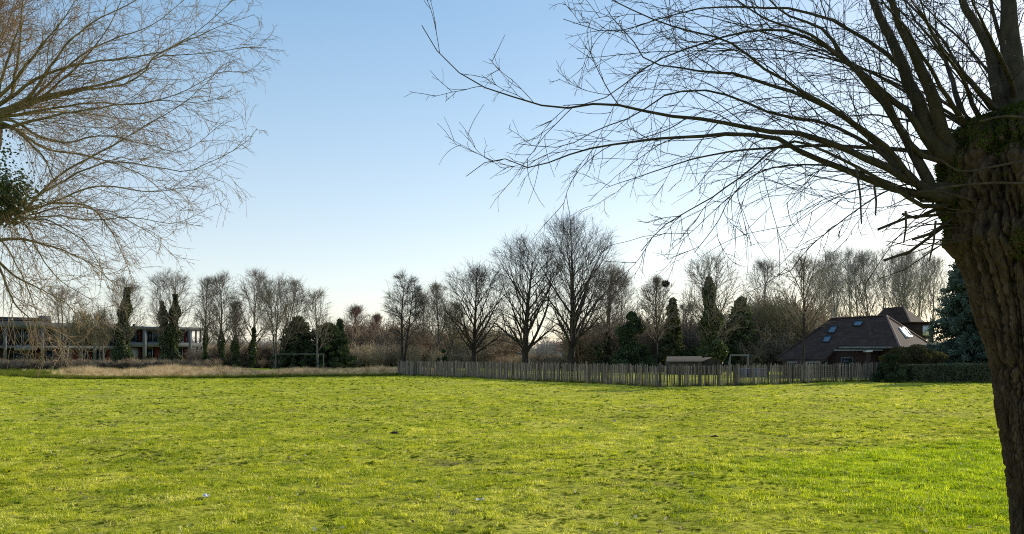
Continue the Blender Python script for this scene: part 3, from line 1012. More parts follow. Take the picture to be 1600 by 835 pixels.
for x in (24, 37, 76, 90, 104, 118, 130, 156, 168):
    window(x, x + 11, 513.5, 540, 'grey_frame' if x > 60 else 'white_board', 0)
for x in (206, 232, 241, 252, 266, 280):
    window(x, x + 9, 517, 535, 'grey_frame', 0)
for a, b in ((22, 36), (38, 57), (73, 84), (101, 113), (128, 139), (156, 165)):
    window(a, b, 546 if a > 57 else 548, 568, 'white_board', 0)
for a, b in ((230, 241), (262, 270), (281, 288)):
    window(a, b, 543.5, 563, 'white_board', 0)
fpart('white_board', 'white_board', bld, 205, 218, 543.5, 564, front=-.8, back=.95)
for a, b in ((58, 63.5), (86, 99.5), (114, 127), (141, 145.5), (168, 182), (219, 223), (244, 258), (289.5, 294.3)):
    fpart('red_panel', 'red_panel', bld, a, b, 545 if a < 190 else 543, 571, front=-.95, back=1.1)
for a, b in ((142, 145.5), (219, 223), (289.3, 294.3)):
    fpart('red_panel', 'red_panel', bld, a, b, 513 if a < 190 else 516.5, 535, front=-.95, back=1.1)
fpart('roof_vent', 'brick', bld, 218, 221, 505, 511, front=-4, back=4.8)


# ------------------------------------------------------------------ tiled house on the right
def ray_plane(px, py, a, n):
    o = np.array([0, 0, EYE])
    dv = P(px, py, 1.0) - o
    return o + dv * ((a - o) @ n) / (dv @ n)


R1, R2 = P(1300, 499, 63.0), P(1385, 494.5, 61.5)
E1 = np.array([27.5, 57.0, 2.2])          # front right eave corner
_n = np.cross(R2 - R1, E1 - R1)
E2, L2, L1 = (ray_plane(x, y, R1, _n) for x, y in ((1311, 540), (1290, 561), (1213, 561)))
BR, BL = P(1466, 547, 64.0), P(1232, 556, 68.0)
house = thing('tiled_house', 'low brick house with steep brown tiled hip roof and four skylights', 'house', (24, 60, 0))
HO = np.array([24, 60, 0.])


def poly(mb, pts, thick=.0):
    v = np.array(pts) - HO
    mb.add(v, np.arange(len(v))[None])


def roof_mesh(faces, name, parent, mat='tiles'):
    mb = MB()
    for fc in faces:
        poly(mb, fc)
        # eave thickness
        poly(mb, [p - np.array([0, 0, .14]) for p in fc[::-1]])
    edges = set()
    for fc in faces:
        for i in range(len(fc)):
            a, b = fc[i], fc[(i + 1) % len(fc)]
            k = (tuple(np.round(a, 4)), tuple(np.round(b, 4)))
            if (k[1], k[0]) in edges:
                edges.discard((k[1], k[0]))
            else:
                edges.add(k)
    for a, b in edges:
        a, b = np.array(a), np.array(b)
        poly(mb, [a, b, b - [0, 0, .14], a - [0, 0, .14]])
    return mb.build(name, M[mat], parent)


K = R1 + (E2 - R2) * 0  # ridge left end
roof = roof_mesh([[R1, R2, E1], [R1, E1, E2], [R1, E2, L2], [R1, L2, L1], [R2, BR, E1], [R2, R1, BL], [R2, BL, BR], [R1, L1, BL]], 'roof', house)
for a, b, cm in ((R2, E1, 'ridge'), (R2, BR, 'ridge'), (R1, R2, 'tiles'), (R1, L1, 'tiles')):
    mb = MB()
    k = 26
    for i in range(k):          # overlapping ridge caps
        p0, p1 = a + (b - a) * i / k, a + (b - a) * (i + 1.15) / k
        mb.tube([p0 - HO + [0, 0, .05], p1 - HO + [0, 0, .02]], [.075, .09], 7)
    mb.build('ridge_cap', M[cm], roof)
nf = nrm(np.cross(R2 - R1, E2 - R1)); nf = nf if nf[2] > 0 else -nf
nr = nrm(np.cross(BR - R2, E1 - R2)); nr = nr if nr[2] > 0 else -nr


def skylight(corners, a, n, frame, thick):
    q = [ray_plane(x, y, a, n) for x, y in corners]
    c = sum(q) / 4
    mb = MB()
    inner = [p + (c - p) * thick for p in q]
    hi = n * .10
    for i in range(4):
        j = (i + 1) % 4
        v = [q[i] - n * .05, q[j] - n * .05, inner[j] - n * .05, inner[i] - n * .05, q[i] + hi, q[j] + hi, inner[j] + hi, inner[i] + hi]
        mb.hexa([p - HO for p in v])
    w = mb.build('skylight', M[frame], house)
    g = MB()
    g.add([p + n * .05 - HO for p in inner], [(0, 1, 2, 3)])
    g.build('pane', M['skylight'], w)
    return w


# facade front plane: use the triangle each skylight lies on
nf2 = nrm(np.cross(E2 - R1, L2 - R1)); nf2 = nf2 if nf2[2] > 0 else -nf2
nf3 = nrm(np.cross(E1 - R1, E2 - R1)); nf3 = nf3 if nf3[2] > 0 else -nf3
nf0 = nrm(np.cross(R2 - R1, E1 - R1)); nf0 = nf0 if nf0[2] > 0 else -nf0
skylight([(1298.9, 510.6), (1309.4, 510.6), (1303.3, 521.6), (1291.9, 521.3)], R1, nf2, 'dark_plastic', .10)
skylight([(1289, 526), (1300, 526), (1295, 536), (1284, 535.6)], R1, nf2, 'dark_plastic', .10)
skylight([(1335.6, 502.6), (1349.5, 502.3), (1345, 510.6), (1332, 510.6)], R1, nf0, 'dark_plastic', .12)
skylight([(1403.5, 512.5), (1413, 512.5), (1425, 527), (1415.5, 529)], R2, nr, 'white_paint', .26)


def wbox(parent, name, mat, x0, x1, y0, y1, z0, z1):
    mb = MB()
    mb.box(x0 - HO[0], x1 - HO[0], y0 - HO[1], y1 - HO[1], z0, z1)
    return mb.build(name, M[mat], parent)


wbox(house, 'wall', 'brick', 22.6, 30.8, 59.2, 64, 0, 1.9)
mb = MB()
mb.hexa([np.array(p) - HO for p in ((18.6, 55.3, 0), (21.3, 55.3, 0), (22.55, 59.19, 0), (20.4, 59.19, 0), (18.6, 55.3, 1.18), (21.3, 55.3, 1.18), (22.55, 59.19, 1.18), (20.4, 59.19, 1.18))])
mb.build('wall', M['brick'], house)
wbox(house, 'wall', 'brick', 27.0, 30.6, 58.2, 59.19, 0, 1.95)
wbox(house, 'porch_beam', 'white_board', 23.0, 26.4, 57.25, 57.45, 1.90, 1.99)
wbox(house, 'fascia', 'grey_frame', 23.15, 27.4, 56.93, 57.0, 2.07, 2.2)
wbox(house, 'gutter', 'white_paint', 27.55, 32.6, 60.4, 60.5, 1.9, 2.0)
wbox(house, 'porch_column', 'brick', 25.3, 25.58, 57.3, 57.58, 0, 1.8)
wbox(house, 'column_cap', 'white_paint', 25.2, 25.68, 57.22, 57.66, 1.81, 1.925)
for x0, x1, y, z0, z1 in ((24.2, 25.1, 59.12, .8, 1.45), (22.6, 23.2, 59.12, .9, 1.35), (18.9, 19.6, 55.22, .75, 1.15), (20.2, 21.1, 55.22, .75, 1.15)):
    mb = MB()
    o = HO
    mb.box(x0 - o[0], x1 - o[0], y - o[1], y + .07 - o[1], z1 - .1, z1)
    mb.box(x0 - o[0], x1 - o[0], y - o[1], y + .07 - o[1], z0, z0 + .06)
    mb.box(x0 - o[0], x0 + .06 - o[0], y - o[1], y + .07 - o[1], z0 + .06, z1 - .1)
    mb.box(x1 - .06 - o[0], x1 - o[0], y - o[1], y + .07 - o[1], z0 + .06, z1 - .1)
    w = mb.build('window', M['grey_frame'], house)
    g = MB()
    g.box(x0 + .06 - o[0], x1 - .06 - o[0], y + .03 - o[1], y + .06 - o[1], z0 + .06, z1 - .1)
    g.build('pane', M['glass'], w)
# taller rear block
S1, S2 = P(1383, 481, 69), P(1411.5, 479.5, 68)
SE, SL, SR, SB = P(1431, 524, 66), P(1338, 524, 67.5), P(1452, 508, 73), P(1360, 515, 74)
rear = roof_mesh([[S1, S2, SE], [S1, SE, SL], [S2, SR, SE], [S2, S1, SB], [S2, SB, SR], [S1, SL, SB]], 'rear_roof', house)
mb = MB()
for i in range(18):
    p0, p1 = S2 + (SE - S2) * i / 18, S2 + (SE - S2) * (i + 1.15) / 18
    mb.tube([p0 - HO + [0, 0, .05], p1 - HO + [0, 0, .02]], [.075, .09], 7)
mb.build('ridge_cap', M['ridge'], rear)
wbox(house, 'rear_wall', 'brick', 29.6, 34.2, 66.5, 73, 0, 3.2)
dm = wbox(house, 'dormer', 'tiles', 32.6, 34.6, 66.0, 69, 2.9, 4.2)
wbox(dm, 'dormer_roof', 'tiles', 32.4, 34.9, 65.8, 69.2, 4.202, 4.32)
wbox(dm, 'window', 'white_paint', 33.7, 34.2, 65.93, 65.99, 3.2, 4.0)
wbox(house, 'side_gutter', 'white_paint', 33.4, 35.4, 65.2, 65.3, 2.05, 2.15)


# ------------------------------------------------------------------ hedges and bushes on the right
def hedge(label, x0, x1, y0, y1, h, seed, n, name='clipped_hedge', mat='hedge', cat='hedge', lf=.055):
    r = np.random.default_rng(seed)
    t = thing(name, label, cat, ((x0 + x1) / 2, (y0 + y1) / 2, 0))
    hx, hy = (x1 - x0) / 2, (y1 - y0) / 2
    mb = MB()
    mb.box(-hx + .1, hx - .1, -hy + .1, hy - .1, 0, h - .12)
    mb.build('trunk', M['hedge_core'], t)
    face = r.choice(4, n, p=[.5, .1, .3, .1])
    X = r.uniform(-hx, hx, n); Y = r.uniform(-hy, hy, n); Z = r.uniform(0, h, n)
    jit = np.abs(r.normal(size=n)) * .07 + .04 * np.sin(X * 1.3) + .03 * np.sin(Z * 5 + X * 2)
    Y = np.where(face == 0, -hy + jit, np.where(face == 1, hy - jit, Y))
    Z = np.where(face == 2, h - jit * 1.2, Z)
    X = np.where(face == 3, np.sign(X) * (hx - jit), X)
    v, f = leaves(np.stack([X, Y, Z], 1), lf * r.uniform(.6, 1.4, n), r, .2)
    link('crown', mesh_np('crown', v, [f]), M[mat], t)
    return t


hedge('long clipped dull green hedge at the right edge of the field', 23.6, 42, 47.0, 48.6, 1.06, 5, 32000)
hedge('low dark trimmed hedge beyond the dry grass at the end of the fence', -22.5, -14.5, 104, 105.4, .95, 6, 6000, lf=.09, mat='evergreen')
leaf_bush('dark rounded bush closing the end of the paling fence', 1392, 47.4, 552, 62, 'evergreen', 11, n=8000, lf=.07, point=.2)
tb = thing('brown_shrub', 'fuzzy olive brown shrub rising above the clipped hedge', 'bush', (P(1425, HY, 50.2)[0], 50.2, 0))
r = np.random.default_rng(21)
mb = MB()
for i in range(5):
    mb.tube([(-1.6 + .8 * i, 0, 0), (-1.7 + .85 * i, .1, 1.1)], [.05, .03], 5)
mb.build('trunk', M['oak_bark'], tb)
n = 26000
C = np.stack([r.normal(size=n), r.normal(size=n), r.normal(size=n)], 1)
C = nrm(C) * (r.random(n) ** .25)[:, None] * np.array([1.95, 1.1, .85])
C *= (1 + .12 * np.sin(C[:, :1] * 5) + .08 * np.sin(C[:, 2:] * 9))
C[:, 2] = np.abs(C[:, 2] + .2) + 1.1
M['olive'] = leafy('olive', [(0.3, (0.045, 0.042, 0.025)), (0.7, (0.13, 0.115, 0.06))], 2, .35)
v, f = leaves(C, .04 * r.uniform(.6, 1.4, n), r, .0, 1.6)
link('crown', mesh_np('crown', v, [f]), M['olive'], tb)
conifer('tall blue green spreading conifer beside the tiled house', 1512, 58, 384, 150, 'cedar', 31, 'cedar_tree', 'conifer', -.3, 330, 210, .72, lf=.085, low=.02)
conifer('broad blue green conifer half hidden behind the willow trunk', 1600, 55, 380, 150, 'cedar', 32, 'cedar_tree', 'conifer', -.3, 240, 170, .75, lf=.09, low=.02)

# ------------------------------------------------------------------ far houses seen between the trunks
def far_house(label, px0, px1, d, eave, ridge, wall, roofm, depth=9, chimney=None, nwin=3):
    x0, x1 = (px0 - 800) / F * d, (px1 - 800) / F * d
    ze, zr = EYE + (HY - eave) / F * d, EYE + (HY - ridge) / F * d
    t = thing('far_house', label, 'house', ((x0 + x1) / 2, d, 0))
    hx = (x1 - x0) / 2
    mb = MB(); mb.box(-hx, hx, 0, depth, 0, ze); mb.build('wall', M[wall], t)
    mb = MB()
    e = .4
    v = [(-hx - e, -e, ze - .1), (hx + e, -e, ze - .1), (hx + e, depth / 2, zr), (-hx - e, depth / 2, zr), (-hx - e, depth + e, ze - .1), (hx + e, depth + e, ze - .1)]
    mb.add(v, [(0, 1, 2, 3), (3, 2, 5, 4)])
    mb.add([v[0], v[3], v[4]], [(0, 1, 2)]); mb.add([v[1], v[5], v[2]], [(0, 1, 2)])
    rf = mb.build('roof', M[roofm], t)
    if chimney:
        mb = MB(); x = hx * chimney; mb.box(x - .4, x + .4, depth / 2 - .4, depth / 2 + .4, zr - .5, zr + 1.2); mb.build('chimney', M['brick'], rf)
    for i in range(nwin):
        x = -hx + 2 * hx * (i + .5) / nwin
        mb = MB(); mb.box(x - .7, x + .7, -.06, .04, max(.9, ze - 2.0), ze - .7); w = mb.build('window', M['white_paint'], t)
        mb = MB(); mb.box(x - .6, x + .6, -.09, -.05, max(1.0, ze - 1.9), ze - .8); mb.build('pane', M['glass'], w)
    return t


far_house('far pale house with a grey roof between the first two oaks', 776, 822, 140, 551, 533, 'tan_wall', 'slate_roof', 9)
far_house('far red roofed brick house behind the tallest oak', 876, 922, 138, 546, 534, 'tan_wall', 'red_roof', 9, .5)
far_house('long low far building with a brown roof beyond the birches', 560, 650, 150, 553, 546, 'tan_wall', 'red_roof', 7, None, 7)

# ------------------------------------------------------------------ garden things behind the fence
t = thing('garden_shed', 'low brown wooden shed with a shallow roof just behind the paling fence', 'shed', (P(1078, HY, 64)[0], 64, 0))
mb = MB(); mb.box(-1.55, 1.9, .3, 2.2, 0, 1.10); mb.build('wall', M['post'], t)
mb = MB()
mb.add([(-1.9, 0, 1.08), (1.2, 0, 1.08), (1.2, 1.2, 1.5), (-1.6, 1.2, 1.48), (1.2, 2.4, 1.1), (-1.9, 2.4, 1.1)], [(0, 1, 2, 3), (3, 2, 4, 5)])
mb.build('roof', M['post'], t)
mb = MB()
mb.add([(1.0, -.25, 1.12), (1.75, -.25, 1.42), (2.6, -.25, 1.1), (1.0, 2.3, 1.12), (1.75, 2.3, 1.42), (2.6, 2.3, 1.1)], [(0, 1, 4, 3), (1, 2, 5, 4)])
mb.build('porch_roof', M['post'], t)
mb = MB(); mb.add([(1.05, -.2, 1.1), (1.75, -.2, 1.38), (2.55, -.2, 1.08), (2.5, -.2, 0), (1.1, -.2, 0)], [(0, 1, 2, 3, 4)]); mb.build('gable', M['oak_bark'], t)

t = thing('play_goal', 'small white play frame standing in the garden behind the fence', 'goal', (P(1155, HY, 62)[0], 62, 0))
for sx in (-1, 1):
    mb = MB(); mb.tube([(sx * .78, 0, 0), (sx * .68 + .0, 0, 1.57)], .045, 8); mb.build('post', M['grey_frame'], t, True)
    mb = MB(); mb.tube([(sx * .8, .9, 0), (sx * .68, .05, 1.52)], .03, 8); mb.build('brace', M['grey_frame'], t, True)
mb = MB(); mb.tube([(-.72, 0, 1.58), (.72, 0, 1.58)], .05, 8); mb.build('crossbar', M['grey_frame'], t, True)
for i, (x, h, w) in enumerate(((1158, .62, .8), (1184, .58, 1.5))):
    t = thing('plastic_tub', ['small blue plastic tub behind the fence pales', 'wide blue plastic tub behind the fence pales'][i], 'tub', (P(x, HY, 57)[0], 57 + i * .3, 0))
    mb = MB(); mb.hexa([(-w / 2, -.3, 0), (w / 2, -.3, 0), (w / 2, .3, 0), (-w / 2, .3, 0), (-w / 2 - .06, -.36, h), (w / 2 + .06, -.36, h), (w / 2 + .06, .36, h), (-w / 2 - .06, .36, h)])
    mb.build('body', M['blue'], t)
    mb = MB(); mb.box(-w / 2 - .1, w / 2 + .1, -.4, .4, h + .002, h + .05); mb.build('rim', M['blue'], t)
leaf_bush('small yellow green leafy shrub by the white play frame', 1185, 63, 560, 26, 'hedge', 15, n=1500, lf=.08)

# football goal beyond the dry grass
d = 84
t = thing('football_goal', 'thin grey football goal frame without a net beyond the dry grass', 'goal', (P(468, HY, d)[0], d, 0))
hw = 37.5 / F * d
for sx in (-1, 1):
    mb = MB(); mb.tube([(sx * hw, 0, 0), (sx * hw, 0, 1.66)], .04, 8); mb.build('post', M['concrete'], t, True)
mb = MB(); mb.tube([(-hw - .05, 0, 1.68), (hw + .05, 0, 1.68)], .04, 8); mb.build('crossbar', M['concrete'], t, True)

# ------------------------------------------------------------------ far trees
OAK = dict(stem=.88, trunk_r=.34, first=.15, nl=26, nb=10, ns=7, nt=3, lang=(.5, 1.0), ltrop=.10, ecz=.57, erz=.46, tw=.0105, lskew=1.45, ups=.25)
plant_tree('tallest broad bare oak of the three behind the fence', 892, 78, 331, 190, 'oak_bark', 'oak_twig', 101, 'oak_tree', **{**OAK, 'trunk_r': .42, 'nl': 28})
plant_tree('middle bare oak with low spreading limbs behind the fence', 822, 80, 363, 165, 'oak_bark', 'oak_twig', 102, 'oak_tree', **{**OAK, 'trunk_r': .42, 'nl': 26, 'first': .12})
plant_tree('lowest and roundest bare oak of the three behind the fence', 741, 83, 408, 150, 'oak_bark', 'oak_twig', 113, 'oak_tree', **{**OAK, 'first': .17, 'ecz': .53, 'erz': .5})
plant_tree('slender twin stemmed bare alder at the far end of the fence', 631, 80, 422, 62, 'oak_bark', 'oak_twig', 104, 'alder_tree', trunk_r=.17, stem=.97, first=.22, nl=34, nb=7, ns=6, nt=4, lang=(1.0, 1.4), ltrop=.05, ecz=.6, erz=.42, stems=2, splay=.02, lskew=.9, tw=.010)
UP = dict(stem=.95, trunk_r=.17, first=.22, nl=20, nb=8, ns=6, nt=3, lang=(.35, .75), ltrop=.14, ecz=.6, erz=.42, tw=.0115)
plant_tree('thin bare tree left of the lowest oak', 684, 98, 438, 55, 'grey_bark', 'grey_twig', 105, **UP)
plant_tree('spindly bare tree between the alder and the lowest oak', 661, 104, 452, 45, 'grey_bark', 'grey_twig', 106, **UP)
plant_tree('short bare tree tucked against the left side of the lowest oak', 706, 100, 470, 50, 'grey_bark', 'straw_twig', 107, **UP)
plant_tree('bare tree with an ivy wrapped trunk right of the tallest oak', 949, 84, 402, 85, 'grey_bark', 'grey_twig', 108, ivy=520, ivy_rad=.4, **{**UP, 'nl': 24, 'stems': 2, 'splay': .08})
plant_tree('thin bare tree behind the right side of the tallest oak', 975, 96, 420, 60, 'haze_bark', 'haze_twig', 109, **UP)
plant_tree('bare tree carrying a round bird nest', 1026, 75, 428, 68, 'oak_bark', 'grey_twig', 110, **{**UP, 'nl': 22})
nq = P(1040, 444, 75)
tn = thing('bird_nest', 'dark round twig nest high in a bare tree', 'nest', tuple(nq))
r = np.random.default_rng(8)
C = nrm(r.normal(size=(160, 3))) * np.array([.3, .3, .22])
pp = np.stack([C - nrm(r.normal(size=(160, 3))) * .2, C, C + nrm(r.normal(size=(160, 3))) * .2], 1)
v, f = tubes(pp, np.full((160, 3), .02), 3)
link('twig_ball', mesh_np('twig_ball', v, [f]), M['nest'], tn)
plant_tree('spreading bare tree with ivy climbing its trunk and fork', 1112, 74, 388, 112, 'oak_bark', 'grey_twig', 111, ivy=432, ivy_rad=.85, **{**OAK, 'trunk_r': .26, 'nl': 22, 'stems': 2, 'splay': .1, 'lang': (.4, .85), 'ecz': .6, 'erz': .42})
plant_tree('bare garden tree with a slim trunk close behind the shorter fence run', 1254, 48.6, 392, 118, 'oak_bark', 'grey_twig', 112, name='garden_tree', **{**UP, 'trunk_r': .12, 'first': .35, 'tw': .007, 'nl': 18, 'lang': (.5, .95), 'ecz': .64, 'erz': .38})
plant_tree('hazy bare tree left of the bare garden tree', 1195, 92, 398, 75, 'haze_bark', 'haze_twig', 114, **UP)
plant_tree('yellow twigged willow shrub behind the garden', 1213, 84, 462, 95, 'pale_bark', 'straw_twig', 115, 'willow_shrub', **{**UP, 'first': .1, 'stems': 4, 'splay': .25, 'nl': 24, 'ns': 8})
# poplar row behind the house
POP = dict(stem=.95, trunk_r=.2, first=.24, nl=24, nb=8, ns=6, nt=3, lang=(.3, .7), ltrop=.12, ecz=.63, erz=.40, tw=.0115, lskew=1.3, ups=.3)
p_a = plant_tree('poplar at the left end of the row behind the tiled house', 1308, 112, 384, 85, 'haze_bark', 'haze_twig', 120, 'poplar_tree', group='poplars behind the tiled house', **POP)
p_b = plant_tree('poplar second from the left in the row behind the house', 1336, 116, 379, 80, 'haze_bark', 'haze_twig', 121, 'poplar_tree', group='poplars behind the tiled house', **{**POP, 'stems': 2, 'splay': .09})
for i, (px, d, src, s, rz, lb) in enumerate(((1362, 114, p_a, 1.0, 1.1, 'poplar rising straight above the main roof ridge'), (1386, 119, p_b, 1.02, 2.3, 'poplar rising behind the left end of the taller rear roof'),
                                             (1408, 114, p_a, 1.0, 2.9, 'poplar rising behind the peak of the taller rear roof'), (1432, 118, p_b, 1.0, 4.6, 'poplar just right of the taller rear roof'),
                                             (1456, 116, p_a, .97, 5.2, 'poplar at the right end of the row, partly behind the cedar'), (1284, 122, p_b, .93, .7, 'shorter poplar left of the row, behind the bare garden tree'))):
    dup(src, lb, (P(px, HY, d)[0], d, 0), rz, (s, s, s))
# left group
LG = dict(stem=.95, trunk_r=.2, first=.18, nl=20, nb=9, ns=6, nt=3, lang=(.45, .9), ltrop=.12, ecz=.58, erz=.44, tw=.0115)
plant_tree('bare bushy tree in front of the concrete building, near its left end', 100, 100, 441, 95, 'pale_bark', 'grey_twig', 130, **{**LG, 'stems': 3, 'splay': .12, 'first': .1})
plant_tree('bare tree whose trunk is a single thick column of ivy before the building', 191, 97, 427, 78, 'grey_bark', 'grey_twig', 131, 'ivy_clad_tree', ivy=449, ivy_rad=.85, **LG)
plant_tree('bare twin stemmed tree with ivy on both stems before the building', 265, 97, 418, 82, 'grey_bark', 'grey_twig', 132, 'ivy_clad_tree', ivy=460, ivy_rad=.75, **{**LG, 'stems': 2, 'splay': .07})
plant_tree('thin bare tree just right of the building terrace', 322, 95, 430, 42, 'grey_bark', 'grey_twig', 133, ivy=510, ivy_rad=.28, **UP)
plant_tree('bare tree with dark ivy round its lower trunk, right of the terrace', 347, 95, 423, 56, 'grey_bark', 'grey_twig', 134, ivy=515, ivy_rad=.42, **LG)
plant_tree('short ivy footed bare tree between two taller ones', 368, 94, 468, 36, 'grey_bark', 'grey_twig', 135, ivy=525, ivy_rad=.5, **UP)
plant_tree('tall bare tree with a broad crown left of the football goal', 394, 95, 418, 80, 'grey_bark', 'grey_twig', 136, ivy=512, ivy_rad=.4, **LG)
plant_tree('bare fan shaped tree of many leaning stems behind the football goal', 432, 92, 428, 95, 'grey_bark', 'grey_twig', 137, 'fan_tree', **{**UP, 'stems': 6, 'splay': .2, 'nl': 36, 'first': .25, 'nb': 7, 'ns': 6, 'nt': 4, 'lean': (1.0, 0), 'trunk_r': .12})
plant_tree('small bare tree standing before the dark conifers', 497, 91, 448, 54, 'pale_bark', 'grey_twig', 138, **{**UP, 'nl': 14, 'ns': 5, 'lang': (.5, .9)})
plant_tree('reddish bare birch with a pale trunk', 555, 112, 474, 60, 'pale_bark', 'red_twig', 139, 'birch_tree', **{**UP, 'first': .15, 'ns': 8})
plant_tree('smaller reddish bare birch left of the alder', 592, 118, 488, 52, 'pale_bark', 'red_twig', 140, 'birch_tree', **{**UP, 'first': .15, 'ns': 8})
plant_tree('low reddish scrub tree at the foot of the birches', 620, 116, 512, 58, 'grey_bark', 'red_twig', 141, **{**UP, 'first': .1})
plant_tree('low bare tree between the conifers and the birches', 530, 108, 496, 46, 'grey_bark', 'red_twig', 142, **{**UP, 'first': .12})
plant_tree('sparse bare tree in front of the middle of the building', 128, 99, 485, 60, 'pale_bark', 'straw_twig', 143, **{**UP, 'stems': 4, 'splay': .12, 'first': .2, 'trunk_r': .08})
plant_tree('thin pale saplings clump against the left of the ivy column', 160, 98, 480, 46, 'pale_bark', 'straw_twig', 144, 'sapling_clump', **{**UP, 'stems': 5, 'splay': .1, 'trunk_r': .07})
conifer('dark conifer behind the left post of the football goal', 466, 93, 495, 84, 'evergreen', 41, nb=210, per=75, shape=.6, lf=.16)
conifer('broad dark conifer behind the right post of the football goal', 512, 94, 506, 96, 'evergreen', 42, nb=210, per=75, shape=.5, lf=.16)
conifer('small dark spruce at the edge of the birches', 531, 104, 498, 34, 'evergreen', 43, nb=110, per=45, shape=.8, lf=.14)
conifer('narrow dark conifer behind the bird nest tree', 1051, 79, 464, 44, 'conifer', 44, nb=160, per=55, shape=.7, lf=.14)
conifer('tall dense dark conifer right of the ivy fork tree', 1158, 82, 462, 66, 'conifer', 45, nb=190, per=60, shape=.55, lf=.15)
conifer('dark young conifer in the shade below the ivy fork tree', 1138, 80, 505, 50, 'evergreen', 46, nb=130, per=50, shape=.7, lf=.14)
plant_tree('short bare tree left of the ivy fork tree', 1078, 84, 470, 56, 'grey_bark', 'grey_twig', 147, **{**UP, 'first': .12})
leaf_bush('large dark rounded holly behind the fence corner', 986, 74, 484, 72, 'evergreen', 51, 'holly_tree', 'bush', 12000, .11, point=.45)
leaf_bush('small dark evergreen bush behind the far fence run', 692, 79, 544, 26, 'evergreen', 52, n=2200, lf=.10)
leaf_bush('ivy smothered stump bush right of the tallest oak', 934, 80, 536, 30, 'ivy', 53, n=2500, lf=.10)
leaf_bush('low dark laurel under the bird nest tree', 1035, 76, 540, 50, 'evergreen', 54, n=3500, lf=.10, point=.2)
leaf_bush('low dark laurel behind the garden shed', 1090, 78, 535, 60, 'evergreen', 55, n=4000, lf=.10, point=.2)


# ------------------------------------------------------------------ near pollard willows
def smooth_path(pts, n):
    """Catmull-Rom resample to n points."""
    p = np.array(pts, float)
    p = np.vstack([2 * p[0] - p[1], p, 2 * p[-1] - p[-2]])
    seg = np.linalg.norm(np.diff(p[1:-1], axis=0), axis=1)
    cum = np.concatenate([[0], np.cumsum(seg)])
    s = np.linspace(0, cum[-1], n)
    i = np.clip(np.searchsorted(cum, s, side='right') - 1, 0, len(seg) - 1)
    t = ((s - cum[i]) / seg[i])[:, None]
    a, b, c, e = p[i], p[i + 1], p[i + 2], p[i + 3]
    return .5 * (2 * b + (c - a) * t + (2 * a - 5 * b + 4 * c - e) * t ** 2 + (3 * b - a - 3 * c + e) * t ** 3)


def pollard(name, label, base, d0, paths, seed, limb, twig, head, nfree, freeL, tw, shoots, twl, extra_dirs, droop, kids=5):
    """paths: (pixel polyline, base radius px, end depth offset)."""
    r = np.random.default_rng(seed)
    t = thing(name, label, 'tree', base)
    b = np.array(base)
    allp, allr = [], []
    hc0 = np.array(head[0])
    for pl, r0, dz in paths:
        k = np.linspace(0, 1, len(pl))
        q = np.array([P(x, y, d0 + dz * kk ** 1.2) for (x, y), kk in zip(pl, k)])
        n = 26
        q = np.vstack([hc0[None], q]) if np.linalg.norm(q[0] - hc0) < 1.4 else q
        q = smooth_path(q, n)
        Lq = np.linalg.norm(np.diff(q, axis=0), axis=1).sum()
        q[1:-1] += np.cumsum(r.normal(size=(n - 2, 3)) * .0025 * Lq, axis=0) * np.sin(np.linspace(0, 3.14, n - 2))[:, None]
        tt_ = 1 - np.linspace(0, 1, n)
        rr = r0 / F * d0 * (.72 * tt_ ** 2.2 + .28 * tt_) + tw * .9
        mb = MB(); mb.tube(q - b, rr, 8); mb.build('limb', M[limb], t, True)
        allp.append(q - b); allr.append(rr)
    # free shoots all round the head
    hc, hr = np.array(head[0]) - b, head[1]
    a = r.uniform(extra_dirs[0], extra_dirs[1], nfree)
    e = r.uniform(.15, 1.45, nfree)
    D = np.stack([np.cos(a) * np.cos(e), np.sin(a) * np.cos(e), np.sin(e)], 1)
    L = freeL * r.uniform(.6, 1.1, nfree)
    fp = walk(hc + D * hr * .7, D, L, 25, r, .035, -.012 * np.ones(nfree))
    fr = taper(nfree, 25, r.uniform(.006, .026, nfree), np.full(nfree, tw * .9), .55)
    for i in range(nfree):
        mb = MB(); mb.tube(fp[i], fr[i], 7); mb.build('limb', M[limb], t, True)
    pts = np.concatenate([np.array(allp), fp]); rad = np.concatenate([np.array(allr), fr])
    V, Fc = [], []
    m = 0

    def put(p, q, sides):
        nonlocal m
        v, f = tubes(p, q, sides)
        V.append(v); Fc.append(f + m); m += len(v)
    lens = np.linalg.norm(np.diff(pts, axis=1), axis=2).sum(1)
    s, dd, rr, tt, pi = children(pts, rad, shoots, .2, 1.0, (.3, .85), r, .45)
    L = twl * r.uniform(.3, 1.15, len(s)) * np.clip(lens[pi] / freeL, .35, 1.1) * (1.2 - .9 * tt)
    up = r.normal(size=len(s)) * .035 + droop
    p1 = walk(s, dd, L, 10, r, .055, up, .045)
    r1 = taper(len(s), 10, np.clip(rr, tw * .85, tw * 1.5), np.full(len(s), tw * .5))
    put(p1, r1, 5)
    s, dd, rr, tt, pi = children(p1, r1, kids, .15, 1.0, (.35, .9), r, .7)
    L2 = L[pi] * r.uniform(.2, .65, len(s))
    p2 = walk(s, dd, L2, 6, r, .06, r.normal(size=len(s)) * .05 + droop * 1.5, .06)
    r2 = taper(len(s), 6, np.full(len(s), tw * .75), np.full(len(s), tw * .45))
    put(p2, r2, 4)
    k = r.random(len(p2)) < .6
    s, dd, rr, tt, pi = children(p2[k], r2[k], 2, .2, .9, (.4, .9), r, .7)
    p3 = walk(s, dd, L2[k][pi] * r.uniform(.2, .5, len(s)), 4, r, .08, r.normal(size=len(s)) * .05 + droop, .03)
    put(p3, taper(len(s), 4, np.full(len(s), tw * .55), np.full(len(s), tw * .4)), 3)
    link('crown', mesh_np('crown', np.vstack(V), [np.vstack(Fc)], True), M[twig], t)
    return t


